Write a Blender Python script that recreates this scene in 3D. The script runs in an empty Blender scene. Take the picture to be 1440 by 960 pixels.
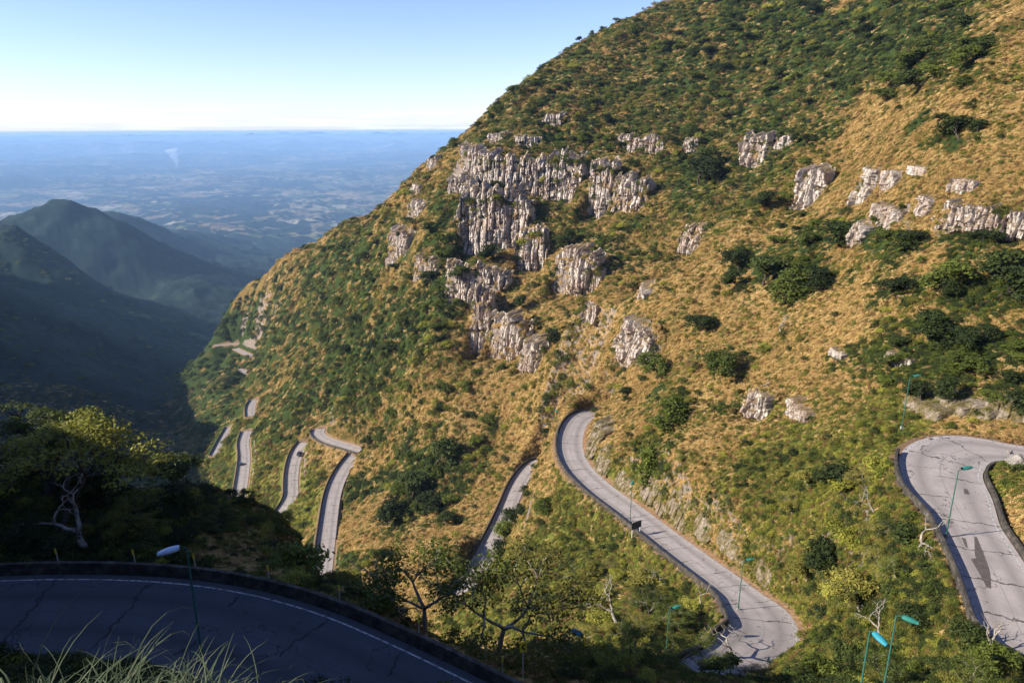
import bpy, bmesh, math, random
import numpy as np
from mathutils import Vector, Matrix
PI = math.pi
R = math.radians
import time; T0=time.time()
def tick(n): print('T', n, round(time.time()-T0,1))
rng = np.random.default_rng(7)
random.seed(7)
sc = bpy.context.scene
COL = sc.collection

# ------------------------------------------------------------------ camera model (photo 1440 x 960)
FOC = 1040.0
PITCH = R(16.65)
CP, SP = math.cos(PITCH), math.sin(PITCH)
def ray(px, py):
    u = (np.asarray(px, float)-720)/FOC; v = (np.asarray(py, float)-480)/FOC
    return u, CP - v*SP, -SP - v*CP
def at_t(px, py, t):
    a, b, c = ray(px, py); return np.array([a*t, b*t, c*t])
def at_z(px, py, z):
    a, b, c = ray(px, py); t = z/c; return np.array([a*t, b*t, z])
def project(x, y, z):
    d = y*CP - z*SP
    d = np.where(d < 0.1, 0.1, d)
    return 720 + FOC*x/d, 480 - FOC*(y*SP + z*CP)/d, d

# ------------------------------------------------------------------ noise
def _h(ix, iy, s):
    n = (ix.astype(np.int64)*374761393 + iy.astype(np.int64)*668265263 + s*974711) & 0xffffffff
    n = ((n ^ (n >> 13))*1274126177) & 0xffffffff
    n = (n ^ (n >> 16)) & 0xffffffff
    return n/4294967295.0
def perlin(x, y, s=0):
    x = np.asarray(x, float); y = np.asarray(y, float)
    x0 = np.floor(x); y0 = np.floor(y); fx = x-x0; fy = y-y0
    u = fx*fx*fx*(fx*(fx*6-15)+10); v = fy*fy*fy*(fy*(fy*6-15)+10)
    def g(i, j):
        a = _h(x0+i, y0+j, s)*2*PI
        return np.cos(a)*(fx-i) + np.sin(a)*(fy-j)
    return 1.5*((g(0,0)*(1-u)+g(1,0)*u)*(1-v) + (g(0,1)*(1-u)+g(1,1)*u)*v)
def fbm(x, y, s=0, o=4):
    r = 0; a = 1; t = 0
    for k in range(o):
        r = r + a*perlin(x*2**k, y*2**k, s+17*k); t += a; a *= .5
    return r/t
def sstep(a, b, x):
    t = np.clip((x-a)/(b-a), 0, 1); return t*t*(3-2*t)

# ------------------------------------------------------------------ terrain control points
CT = []   # (az, ln r, z/r)
def add_xyz(x, y, z):
    r = math.hypot(x, y); CT.append((math.atan2(x, y), math.log(r), z/r))
def V(px, py, t):            # a point seen in the photograph at depth t
    p = at_t(px, py, t); add_xyz(*p)
def Hd(px, t, z):            # hidden ground, at the column of px, depth about t
    y = t*CP; add_xyz((px-720)/FOC*t, (t + z*SP)/CP, z)
def P(az, r, z):
    add_xyz(r*math.sin(R(az)), r*math.cos(R(az)), z)
# main mountain, by columns
for a in [(600,840,190),(600,780,222),(600,700,270),(600,600,300),(600,500,323),(600,400,358),(600,300,400),(605,228,480),
          (660,780,212),(650,640,280),(700,700,252),(700,600,286),(740,600,276),(745,545,284),(775,560,266),(775,520,276),(700,500,310),(700,400,342),(700,300,378),(700,200,425),(640,205,470),(720,130,480),
          (800,560,236),(800,520,258),(800,450,300),(800,400,325),(800,300,370),(800,200,420),(800,120,465),(800,75,500),
          (850,620,186),(880,560,202),(880,480,225),(872,445,238),(870,400,310),(900,350,333),(900,250,375),(900,150,430),(880,30,510),(900,70,480),
          (1000,720,131),(1000,600,156),(1000,500,182),(1000,400,214),(1000,325,248),(1000,285,330),(1000,200,385),(1000,100,430),(960,0,505),(1000,20,470),
          (1100,780,108),(1100,700,123),(1100,600,142),(1100,500,163),(1100,400,190),(1100,300,226),(1100,222,262),(1100,190,345),(1100,100,398),(1100,0,440),
          (1200,880,80),(1200,800,92),(1200,700,107),(1200,600,124),(1200,500,143),(1200,400,163),(1200,300,190),(1200,200,228),(1200,145,258),(1200,110,335),(1200,0,400),
          (1300,520,128),(1300,400,141),(1300,300,156),(1300,200,178),(1300,75,232),(1300,40,312),(1300,-60,370),
          (1350,300,147),(1350,100,186),(1400,520,120),(1400,400,132),(1400,200,155),(1400,8,218),(1400,-40,300),
          (900,680,153),(900,600,177),
          (1600,560,104),(1600,400,118),(1600,200,135),(1600,0,175),(1600,-150,215),(1750,0,165),(1750,300,110),
          (500,590,372),(500,500,412),(500,400,465),(500,340,510),(500,320,600),(545,290,575),(585,265,530),
          (450,560,420),(450,500,470),(450,420,560),(430,347,740),(445,340,690),(462,331,650),(400,500,560),(400,420,700),(385,380,850),(372,393,880),(410,360,800),(360,405,915),(320,452,955),(280,502,958),(250,528,965),(345,420,950),
          (380,560,540),(360,640,430),(370,700,385),(540,700,290),(540,600,330),
          (300,480,960),(300,540,780),(330,560,650),(270,560,840),(225,550,970),(260,600,780),(290,600,640),(290,680,520),
          (290,740,430),(400,740,325),(400,780,300),(520,760,258),(500,830,225)]:
    V(*a)
# below road B and the near gully
for a in [(850,800,141),(800,800,149),(750,750,176),(762,700,211),(750,850,128),(850,880,105),(900,830,121),(950,880,103),
          (800,920,86),(870,930,86),(950,950,82),(750,905,77),(700,800,186),(680,850,150),
          (1100,950,79),(1200,950,68),(1300,950,64),(1300,850,76),(1250,850,80),(1380,930,62),(1250,750,93)]:
    V(*a)
# skyline backs and hidden ground
for a in [(640,600,-60),(720,600,0),(800,620,22),(960,620,70),(1100,600,100),(1300,560,120),(1500,420,120),(1100,-0+480,98),
          (1250,430,105),(1400,380,100),(1600,330,110),
          (545,760,-150),(500,780,-175),(430,960,-245),(345,1150,-350),(300,1150,-380),(728,215,-114),(737,202,-106),(722,225,-119),(745,200,-98),(640,900,-220),(800,1100,-150),(1000,1200,-50),
          (700,1800,-500),(900,2500,-500),(500,1500,-430),(430,1800,-560),
          (1100,300,-30),(1000,286,-58),(1200,298,-12),(1300,278,4),(1400,262,20),(900,278,-84),(1050,292,-46),(940,282,-70),
          (500,80,-62),(500,130,-102),(500,195,-136),(300,100,-68),(300,200,-140),(300,340,-205),(100,100,-64),(100,200,-135),
          (100,400,-215),(100,600,-262),(600,80,-63),(600,110,-90),(600,150,-108),(-150,100,-55),(-150,200,-110),(-200,400,-170),
          (400,90,-66),(400,150,-115),(400,250,-168),(690,95,-70),(660,120,-90),
          (720,130,0-1e3)][:-1]:
    Hd(*a)
# left valley wall and ranges
for a in [(250,700,520),(230,640,620),(100,545,780),(130,558,760),(200,605,730),(30,540,760),(170,562,960),(140,535,950),(200,575,880),
          (0,435,1080),(105,485,1130),(160,510,1140),(230,528,1180),(50,500,960),(0,480,930),(250,545,1050),
          (0,345,1900),(50,368,1900),(113,390,1950),(200,425,2050),(293,462,2150),(150,450,1720),(100,470,1430),(200,490,1500),(270,510,1500),(0,400,1450),
          (85,280,3000),(40,305,2900),(0,318,2800),(110,287,3000),(143,310,2950),(197,347,2900),(215,380,2850),
          (147,302,4200),(200,317,4200),(283,357,4300),(250,400,2650),(220,430,2350),(300,420,2500),(330,450,2300),(300,470,2100),
          (350,400,3100),(380,380,3800),(350,350,5500),(400,350,5800),(450,320,7500),(300,320,7000),(240,330,5400)]:
    V(*a)
for a in [(0,480+300-300+1400,-430),(120,3600,-620),(60,3700,-600),(200,3700,-720),(150,2300,-560),(100,2250,-520),(30,2300,-470),
          (0,3500,-560),(180,5200,-860),(150,2600,-640),(100,2500,-600),(100,1300,-410),(0,1250,-380),(180,1320,-450)]:
    Hd(*a)
# outside the frame on the left: the plateau rim the shade comes from
for a in [(-45,600,-190),(-42,1000,-285),(-40,1600,-265),(-52,2300,190),(-47,1600,-90),(-50,1300,0),(-40,2600,-390),(-42,3600,-430),(-60,400,-40),(-60,900,60),(-60,1800,80),(-60,3500,60),(-90,400,50),
          (-90,1500,80),(-90,4000,60),(-50,300,-125),(-42,5500,-700),(-60,7000,-500),(-90,9000,-100),(90,600,130),(90,3000,100),(60,2500,60),(45,1500,60),
          (135,600,60),(180,600,50),(-135,600,60),(135,4000,80),(180,4000,80),(-135,4000,80),(60,350,110),(75,200,40),(90,200,25),(40,7000,-700),(20,5000,-850),(20,3500,-700),
          (60,9000,-900),(0,3500,-820),(10,6000,-1000)]:
    P(*a)
# near the camera
for a in [(0,1.5,-1.6),(60,1.5,-1.6),(-60,1.5,-1.6),(120,1.5,-1.5),(-120,1.5,-1.5),(180,1.5,-1.5),
          (0,5,-5.8),(-25,5,-4.5),(-38,5,-4.2),(30,5,-5.8),(-60,5,-3.6),(60,5,-4.5),(100,5,-2.6),(-100,5,-2.2),(150,5,-1),(-150,5,-.6),
          (0,10,-11.5),(-30,10,-10),(-60,10,-7),(30,10,-11),(60,10,-9),(100,10,-4),(-100,10,-1),(160,10,2),(-160,10,2),
          (0,20,-21.5),(-30,20,-20.5),(25,20,-21),(50,20,-19),(-60,20,-12),(90,20,-9),(-90,20,2),(-120,20,8),(180,20,6),(120,20,2),
          (0,30,-30.6),(-20,34,-30.6),(-36,40,-29.5),(-50,42,-28),(-65,40,-18),(-80,40,4),(15,30,-30),(35,32,-33),(60,35,-28),(85,40,-15),
          (-60,60,-22),(-75,60,6),(-90,60,22),(-110,60,30),(-140,60,26),(180,60,18),(120,60,5),(90,60,-5),(60,55,-38),
          (-67,110,11),(-72,112,20),(-78,112,29),(-90,110,42),(-60,112,-8),(-53,115,-36),(-46,120,-58),(-110,110,44),(-140,120,40),(180,120,30),(130,120,20),(95,110,10),
          (-90,180,40),(-70,190,2),(-58,200,-50),(-47,220,-112)]:
    P(*a)
for x, y, z in [(24.6,43,-42),(29,48,-43),(38,49,-43),(2,65,-52.5),(-26,58,-34.3),(-30,50,-32.5),(-20,52,-34),(-12,48,-33.5),(-36,54,-32),(-45,62,-31),
                (-22,66,-41),(-30,68,-39),(12,40,-37),(14,52,-45),(6,48,-41)]:
    add_xyz(x, y, z)
# far plain
RE = 6371000*1.15
for r, z in [(11000,-1110),(17000,-1150),(30000,-1150),(60000,-1150),(110000,-1150)]:
    for az in range(-180, 180, 12):
        if r == 11000 and abs(az) > 40: continue
        if r == 17000 and abs(az) > 100: continue
        P(az, r, z - r*r/2/RE)

# ------------------------------------------------------------------ roads: (px, py, z) of the centre line
def road_px(lst): return np.array([at_z(a, b, z) for a, b, z in lst])
def smooth_line(pts, step=1.0):
    pts = np.array(pts, float)
    for _ in range(3):
        q = [pts[0]]
        for a, b in zip(pts[:-1], pts[1:]): q += [a*.75+b*.25, a*.25+b*.75]
        q.append(pts[-1]); pts = np.array(q)
    d = np.r_[0, np.cumsum(np.linalg.norm(np.diff(pts, axis=0), axis=1))]
    n = max(4, int(d[-1]/step)); s = np.linspace(0, d[-1], n)
    return np.stack([np.interp(s, d, pts[:, k]) for k in range(3)], 1)
ROADS = {}
def road(key, pts, hw=3.5, wide=(), **k):
    L = smooth_line(pts); h = np.full(len(L), hw)
    for (px, py, rad, w) in wide:
        a, b, _ = project(L[:, 0], L[:, 1], L[:, 2]); h = np.maximum(h, hw+(w-hw)*(1-sstep(.4, 1, np.hypot(a-px, b-py)/rad)))
    ROADS[key] = dict(line=L, hw=hw, hws=h, **k)
# F: the shaded road under the camera (xy given directly: outer edge read off the photograph, centre 4 m inside)
road('F', [(-62, 35.1, -30.6), (-54, 38.1, -30.7), (-45, 40.1, -30.8), (-38, 41.1, -30.9), (-30, 41.7, -31), (-22, 41.1, -31.1), (-15, 39.0, -31.3), (-8.5, 35.5, -31.6), (-2.8, 32.2, -32), (3, 28.7, -32.6), (9, 25.1, -33.3), (16, 21.1, -34)], hw=4.2)
road('A', list(road_px([(1500,648,-44.6),(1440,640,-44.4),(1390,632,-44.3),(1345,632,-44.2),(1318,650,-44.1),(1326,684,-44),(1355,730,-43.8),(1385,780,-43.6),(1415,840,-43.4),(1440,905,-43.2)])) +
     [(46.5,53,-43.2),(45.5,47,-43.6),(40,41.5,-44.2),(32,38,-44.6),(24,35,-44.8)], hw=3.5, wide=[(1320,640,110,4.9)])
road('B', road_px([(835,580,-87),(812,588,-86),(799,618,-84.5),(806,652,-83.2),(838,685,-82),(882,716,-80),(925,750,-77),(975,788,-73.8),(1030,828,-70.3),(1068,862,-67.8),(1078,893,-66),(1052,916,-65),(1012,940,-64),(960,968,-63),(900,1000,-62.5)]), hw=3.5, wide=[(1075,890,70,4.6)])
road('E', road_px([(790,652,-117),(765,648,-118.5),(747,654,-119.5),(727,680,-120),(713,716,-120.5),(703,738,-121),(684,776,-121.6),(664,808,-122.3),(646,840,-123)]), hw=2.9)
road('G', road_px([(452,815,-158),(456,780,-157),(462,730,-156),(468,690,-155),(482,660,-154),(500,638,-153.5)]), hw=3.5)
road('H', road_px([(508,634,-153),(488,628,-154),(462,621,-156),(445,611,-158.5),(448,603,-160)]), hw=3.5)
road('K', road_px([(428,622,-170),(418,634,-172),(411,655,-175),(409,680,-178),(410,700,-180),(395,722,-183),(372,750,-186)]), hw=3.5)
road('I', road_px([(322,770,-199),(330,735,-200),(337,695,-202),(342,660,-205),(344,640,-206.5),(341,622,-208),(347,606,-210)]), hw=3.6)
road('M', road_px([(300,640,-232),(312,617,-233),(322,600,-234)]), hw=2.5)
road('N', road_px([(352,585,-216),(351,572,-216),(358,562,-217)]), hw=3.6)
road('O', road_px([(366,530,-262),(350,525,-262),(336,519,-263)]), hw=3.2)
road('Q', road_px([(356,501,-264),(342,496,-265),(331,490,-266)]), hw=3.2)
road('S', road_px([(337,483.5,-273),(320,484,-274),(302,486,-275)]), hw=3.0)
for rd in ROADS.values():
    L = rd['line']
    for i in range(0, len(L), max(3, int(len(L)/14))): add_xyz(*L[i])

# ------------------------------------------------------------------ interpolate (multiquadric) on a coarse grid
ct = np.array(CT)
# thin out near-duplicates
keep = []
for i, c in enumerate(ct):
    if all(abs(c[0]-ct[j][0]) + abs(c[1]-ct[j][1]) > .004 for j in keep): keep.append(i)
ct = ct[keep]
wrap = [ct]
for s in (-1, 1):
    m = ct[:, 0]*s > R(110); c = ct[m].copy(); c[:, 0] -= s*2*PI; wrap.append(c)
ct = np.concatenate(wrap)
EPS = .03
def phi(A, B):
    d2 = (A[:, None, 0]-B[None, :, 0])**2 + (A[:, None, 1]-B[None, :, 1])**2*.5
    return np.sqrt(d2 + EPS*EPS)
K = phi(ct, ct); n = len(ct)
Q = np.c_[np.ones(n), ct[:, 0], ct[:, 1]]
Am = np.block([[K - np.eye(n)*.0004, Q], [Q.T, np.zeros((3, 3))]])
sol = np.linalg.solve(Am, np.r_[ct[:, 2], 0, 0, 0])
wc, qc = sol[:n], sol[n:]

tick('rbf')
RMIN, RMAX = 1.2, 98000.
def cols():
    a = [np.arange(-180, -60, 2.0), np.arange(-60, -41, .5), np.arange(-41, 44, .085), np.arange(44, 62, .5), np.arange(62, 180.1, 2.0)]
    return R(np.concatenate(a)) if False else np.radians(np.concatenate(a))
AZ = cols()
def rowsf():
    out = []; l = math.log(RMIN)
    while l < math.log(RMAX):
        r = math.exp(l); out.append(l)
        if r < 20: l += .03
        elif r < 45: l += .006
        elif r < 60: l += .004
        elif r < 600: l += .0034
        elif r < 1300: l += .005
        elif r < 6000: l += .008
        else: l += .012
    return np.array(out)
LR = rowsf()
ca = np.unique(np.concatenate([np.radians(np.arange(-180, -45, 3.)), np.radians(np.arange(-45, 45, .35)), np.radians(np.arange(45, 181, 3.))]))
cl = np.arange(math.log(RMIN)-.02, math.log(RMAX)+.05, .022)
gA, gL = np.meshgrid(ca, cl, indexing='ij')
pts = np.c_[gA.ravel(), gL.ravel()]
W = np.empty(len(pts))
for i in range(0, len(pts), 20000):
    b = pts[i:i+20000]; W[i:i+20000] = phi(b, ct) @ wc + qc[0] + b @ qc[1:]
W = W.reshape(gA.shape)
def lookup(grid, A, L, aa, ll):
    i = np.clip(np.searchsorted(aa, A)-1, 0, len(aa)-2); j = np.clip(np.searchsorted(ll, L)-1, 0, len(ll)-2)
    fa = np.clip((A-aa[i])/(aa[i+1]-aa[i]), 0, 1); fl = np.clip((L-ll[j])/(ll[j+1]-ll[j]), 0, 1)
    return (grid[i, j]*(1-fa)+grid[i+1, j]*fa)*(1-fl) + (grid[i, j+1]*(1-fa)+grid[i+1, j+1]*fa)*fl
def cubic_lookup(A, L):
    fi = np.interp(A, ca, np.arange(len(ca))); fj = np.interp(L, cl, np.arange(len(cl)))
    i = np.floor(fi).astype(int); j = np.floor(fj).astype(int); u = fi-i; v = fj-j
    def wts(t): return [((-t+2)*t-1)*t/2, ((3*t-5)*t*t+2)/2, ((-3*t+4)*t+1)*t/2, ((t-1)*t*t)/2]
    wu, wv = wts(u), wts(v); r = 0
    for a in range(4):
        for b in range(4):
            r = r + wu[a]*wv[b]*W[np.clip(i+a-1, 0, len(ca)-1), np.clip(j+b-1, 0, len(cl)-1)]
    return r

tick('coarse')
GA, GL = np.meshgrid(AZ, LR, indexing='ij')
GR = np.exp(GL); GX = GR*np.sin(GA); GY = GR*np.cos(GA)
Z = cubic_lookup(GA, GL)*GR
# relief, octave by octave, each one only where it is small enough next to the distance
tick('grid')
# strike-wise ribs run down the fall line of the big slope
st = (GX*-.72 + GY*.69)
JN = slice(0, int(np.searchsorted(LR, math.log(1500))))
nearf = sstep(60, 140, GR)*(1-sstep(900, 1500, GR))*sstep(R(-22), R(-14), GA)
wob = 9*perlin(GX[:, JN]/60, GY[:, JN]/60, 3)
rib = 1-np.abs(perlin((st[:, JN]+wob)/38, Z[:, JN]/190, 5))*1.7
rib2 = 1-np.abs(perlin((st[:, JN]+wob)/17, Z[:, JN]/90, 9))*1.7
Z[:, JN] += (nearf*np.minimum(GR/300, 1.2))[:, JN]*((2.5+3.2*sstep(-.04, -.14, GA[:, JN]))*(rib-.6) + (1.3+.9*sstep(-.04, -.14, GA[:, JN]))*(rib2-.6))
lam = 2.2
k = 0
while lam < 9000:
    q = lam/GR
    win = sstep(.004, .012, q)*(1-sstep(.06, .16, q))
    far = sstep(700, 1500, GR)
    plain = sstep(9000, 15000, GR)
    amp = .045 + .05*far - .06*plain
    amp = np.where((GR < 55), .02, amp)
    jj = np.nonzero(win.max(0) > 0)[0]
    if len(jj):
        J = slice(jj[0], jj[-1]+1); X_, Y_ = GX[:, J]/lam, GY[:, J]/lam
        nz = perlin(X_ + 13*k, Y_, 40+k)
        if far[0, J].max() > 0: nz = nz*(1-far[:, J]*.7) + (.5 - np.abs(perlin(X_ + 5*k, Y_ + 3, 80+k))*1.6)*far[:, J]*.9
        Z[:, J] += lam*amp[:, J]*win[:, J]*nz
    lam *= 1.9; k += 1
# the far hills: real ranges standing on the plain
JF = slice(int(np.searchsorted(LR, math.log(12000))), len(LR)); FR, FX, FY, FA = GR[:, JF], GX[:, JF], GY[:, JF], GA[:, JF]
fr = sstep(14000, 24000, FR)
Z[:, JF] += fr*(240*np.clip(fbm(FX/9000, FY/5000, 7, 5), -.25, 1))
def arc(r0, wdt, h, s, th=0.0, lam=9000):
    ridge = np.exp(-((FR-r0-2500*perlin(FX/15000, FY/15000, s))/wdt)**2)
    prof = .55 + .9*fbm(FA*30, FR/lam, s, 5) + .25*perlin(FA*9, FA*0+s, s)
    return ridge*h*np.clip(prof, .12, 2)
Z[:, JF] += arc(36000, 3500, 330, 21) + arc(46000, 4000, 300, 22) + arc(62000, 5000, 380, 23) + arc(80000, 6000, 520, 24) + arc(26000, 2500, 120, 25) + arc(18000, 1800, 90, 26)

tick('relief')
Z[:, JN] = np.where(Z[:, JN] > 95, 95+34*np.tanh((Z[:, JN]-95)/34), Z[:, JN])
Z = np.where(GR > 1500, np.minimum(Z, 100), Z)
# helper on the current grid
def ground(x, y, G=None):
    x = np.atleast_1d(x).astype(float); y = np.atleast_1d(y).astype(float)
    return lookup(Z if G is None else G, np.arctan2(x, y), np.log(np.maximum(np.hypot(x, y), RMIN)), AZ, LR)
def hit(px, py, G=None, rmin=3):
    """first point of the ground on the ray of a photo pixel"""
    G = Z if G is None else G
    a, b, c = ray(px, py); az = math.atan2(a, b); te = c/math.hypot(a, b)
    i = int(np.clip(np.searchsorted(AZ, az)-1, 0, len(AZ)-2)); f = (az-AZ[i])/(AZ[i+1]-AZ[i])
    w = (G[i]*(1-f)+G[i+1]*f)/np.exp(LR)
    ok = np.nonzero((w >= te) & (LR > math.log(rmin)))[0]
    if len(ok) == 0: return None
    j = max(ok[0], 1); w0, w1 = w[j-1], w[j]; g = (te-w0)/(w1-w0) if w1 > w0 else 1
    r = math.exp(LR[j-1]+(LR[j]-LR[j-1])*min(max(g, 0), 1))
    return np.array([r*math.sin(az), r*math.cos(az), r*te]), r

# ------------------------------------------------------------------ cliffs: terraces in the hillside
# (px, py, width px, height px) of each rock face
CL = [(660,240,50,52),(735,256,105,52),(648,262,34,26),(680,320,62,84),(722,318,46,70),(748,356,40,58),(795,255,40,62),(845,272,34,74),(885,278,46,46),
      (808,388,62,60),(664,405,74,52),(676,460,24,84),(712,480,46,56),(747,505,30,46),(893,487,62,72),(905,205,58,24),(972,208,20,22),(780,170,26,18),(700,195,24,14),(745,200,40,14),
      (562,350,40,44),(598,378,34,26),(585,296,30,24),(586,268,16,16),(606,232,14,22),(1060,218,36,46),
      (1218,265,30,62),(1252,256,26,34),(1208,330,30,40),(1232,300,16,30),(1252,305,44,34),(1290,240,36,16),(1355,262,40,24),(1300,292,24,34),(1360,308,84,46),(1428,318,30,52),
      (972,340,30,38),(1066,568,40,48),(1122,578,44,26),(1138,272,40,58),(905,412,22,22),(1265,505,40,18),(1180,498,24,14),(830,440,22,24),(1100,205,30,20)]
# cut faces above the roads
CUT = [(836,622,20,50),(850,652,24,40),(880,680,34,26),(925,690,44,44),(958,716,44,48),(992,742,30,30),(1030,768,44,24),(1076,803,30,22),
       (1296,578,50,26),(1335,576,44,30),(1370,582,40,26),(1412,586,56,32)]
def carve(Z):
    for key, rd in ROADS.items():
        fs = 2.3 if key == 'B' else 1.15
        L = rd['line']; hws = rd['hws']
        x0, x1 = L[:, 0].min()-60, L[:, 0].max()+60; y0, y1 = L[:, 1].min()-60, L[:, 1].max()+60
        m = np.nonzero((GX > x0) & (GX < x1) & (GY > y0) & (GY < y1))
        X, Y = GX[m], GY[m]; best = np.full(len(X), 1e9); zr = np.zeros(len(X)); hv = np.zeros(len(X))
        for i in range(len(L)-1):
            a, b = L[i], L[i+1]; d = b-a; l2 = d[0]**2+d[1]**2
            t = np.clip(((X-a[0])*d[0]+(Y-a[1])*d[1])/l2, 0, 1)
            dd = (X-a[0]-t*d[0])**2 + (Y-a[1]-t*d[1])**2
            s = dd < best; best[s] = dd[s]; zr[s] = (a[2]+t*d[2])[s]; hv[s] = hws[i]
        d = np.sqrt(best); hw = hv + 1.0; e = np.maximum(d-hw, 0)
        zz = Z[m]; lo = zr - .12 - e*fs - e*e*.02; hi = zr - .12 + e*2.4 + e*e*.15
        Z[m] = np.clip(zz, np.where(e <= 0, zr-.12, lo), np.where(e <= 0, zr-.12, hi))
        RDIST[m] = np.minimum(RDIST[m], d-hv)
    return Z
RDIST = np.full(Z.shape, 1e3)
Z = carve(Z)
Zb = Z.copy()
CLIFFS = []
for lst, iscut in ((CL, 0), (CUT, 1)):
    for (px, py, w, h) in lst:
        q = hit(px, py, Zb)
        if q is None: print('no hit', px, py); continue
        p, r = q
        e = max(6., .03*r)
        gx = (ground(p[0]+e, p[1], Zb)-ground(p[0]-e, p[1], Zb))[0]/2/e; gy = (ground(p[0], p[1]+e, Zb)-ground(p[0], p[1]-e, Zb))[0]/2/e
        g = math.hypot(gx, gy) + 1e-6; dn = np.array([-gx, -gy])/g
        tc = -p[:2]/np.linalg.norm(p[:2])
        N = dn*.62 + tc*.38 + np.array([-.12, 0]); N /= np.linalg.norm(N)
        dep = p[1]*CP - p[2]*SP
        Wm = w*dep/FOC/max(.5, abs(N @ tc)); Hm = h*dep/FOC*1.04
        CLIFFS.append(dict(p=p, N=N, W=Wm*(1.3 if iscut else 1.22 if r > 230 else 1.1), H=Hm*(1 if iscut else 1.25 if r > 230 else .95), g=min(g, 1.1), cut=iscut, px=px, py=py))
        if iscut: continue
        T = np.array([-N[1], N[0]])
        jr = slice(int(np.searchsorted(LR, math.log(max(r-Wm-Hm*2, 20)))), int(np.searchsorted(LR, math.log(r+Wm+Hm*2)))); GX_, GY_ = GX[:, jr], GY[:, jr]
        s = (GX_-p[0])*T[0]+(GY_-p[1])*T[1]; d = (GX_-p[0])*N[0]+(GY_-p[1])*N[1]
        Lm = Hm/2/max(g, .45)
        k = (1-sstep(.38, .62, np.abs(s)/Wm))*.8
        up = np.where(d < 0, np.clip(1+d/Lm, 0, 1), -np.clip(1-d/Lm, 0, 1))*Hm/2
        stp = sstep(-.6, .6, d)
        up = (1-stp)*np.clip(1-np.abs(d)/Lm, 0, 1)*Hm/2 - stp*np.clip(1-np.abs(d)/Lm, 0, 1)*Hm/2
        near = (np.abs(s) < Wm) & (np.abs(d) < Lm)
        cur = Z[:, jr]-Zb[:, jr]; add = np.where(near, up*k, 0)
        Z[:, jr] = Zb[:, jr] + np.where(np.abs(add) > np.abs(cur), add, cur)
Z = carve(Z)
tick('cliffs')
# visibility of each ground vertex from the viewpoint (horizon along each azimuth)
WG = Z/GR
HOR = np.maximum.accumulate(WG, axis=1)
PX, PY, DEP = project(GX, GY, Z)
DBG = [(700,300),(660,400),(480,600),(100,560),(250,700),(1350,300),(870,440),(560,780),(1250,850),(800,920),(640,860),(430,345),(293,462)]
for a, b in DBG:
    q = hit(a, b); print('HIT', a, b, None if q is None else [round(float(x), 1) for x in q[0]])
# ------------------------------------------------------------------ mesh helpers
def new_mesh(name, verts, faces, mats=(), parent=None, smooth=True, uv=None, attrs=None, link=True):
    me = bpy.data.meshes.new(name)
    verts = np.asarray(verts, np.float32).reshape(-1, 3)
    me.vertices.add(len(verts)); me.vertices.foreach_set('co', verts.ravel())
    if isinstance(faces, np.ndarray):
        nf, k = faces.shape; me.loops.add(nf*k); me.loops.foreach_set('vertex_index', faces.ravel().astype(np.int32))
        me.polygons.add(nf); me.polygons.foreach_set('loop_start', np.arange(0, nf*k, k, dtype=np.int32)); me.polygons.foreach_set('loop_total', np.full(nf, k, np.int32))
    else:
        tot = np.array([len(f) for f in faces], np.int32); me.loops.add(int(tot.sum()))
        me.loops.foreach_set('vertex_index', np.concatenate([np.asarray(f, np.int32) for f in faces]))
        me.polygons.add(len(faces)); me.polygons.foreach_set('loop_start', np.r_[0, np.cumsum(tot)[:-1]].astype(np.int32)); me.polygons.foreach_set('loop_total', tot)
    if uv is not None:
        l = me.uv_layers.new(name='UVMap'); vi = np.empty(len(me.loops), np.int32); me.loops.foreach_get('vertex_index', vi)
        l.data.foreach_set('uv', np.asarray(uv, np.float32)[vi].ravel())
    for k, v in (attrs or {}).items():
        a = me.attributes.new(k, 'FLOAT', 'POINT'); a.data.foreach_set('value', np.asarray(v, np.float32).ravel())
    me.update(calc_edges=True)
    me.polygons.foreach_set('use_smooth', np.full(len(me.polygons), smooth))
    for m in mats: me.materials.append(m)
    o = bpy.data.objects.new(name, me)
    if link: COL.objects.link(o)
    if parent: o.parent = parent
    return o
def tag(o, label=None, cat=None, group=None, kind=None):
    if label: o['label'] = label
    if cat: o['category'] = cat
    if group: o['group'] = group
    if kind: o['kind'] = kind
    return o
def thing(name, loc, label, cat, group=None, rz=0):
    o = bpy.data.objects.new(name, None); COL.objects.link(o); o.location = loc; o.rotation_euler = (0, 0, rz); o.empty_display_size = .3
    return tag(o, label, cat, group)
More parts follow.
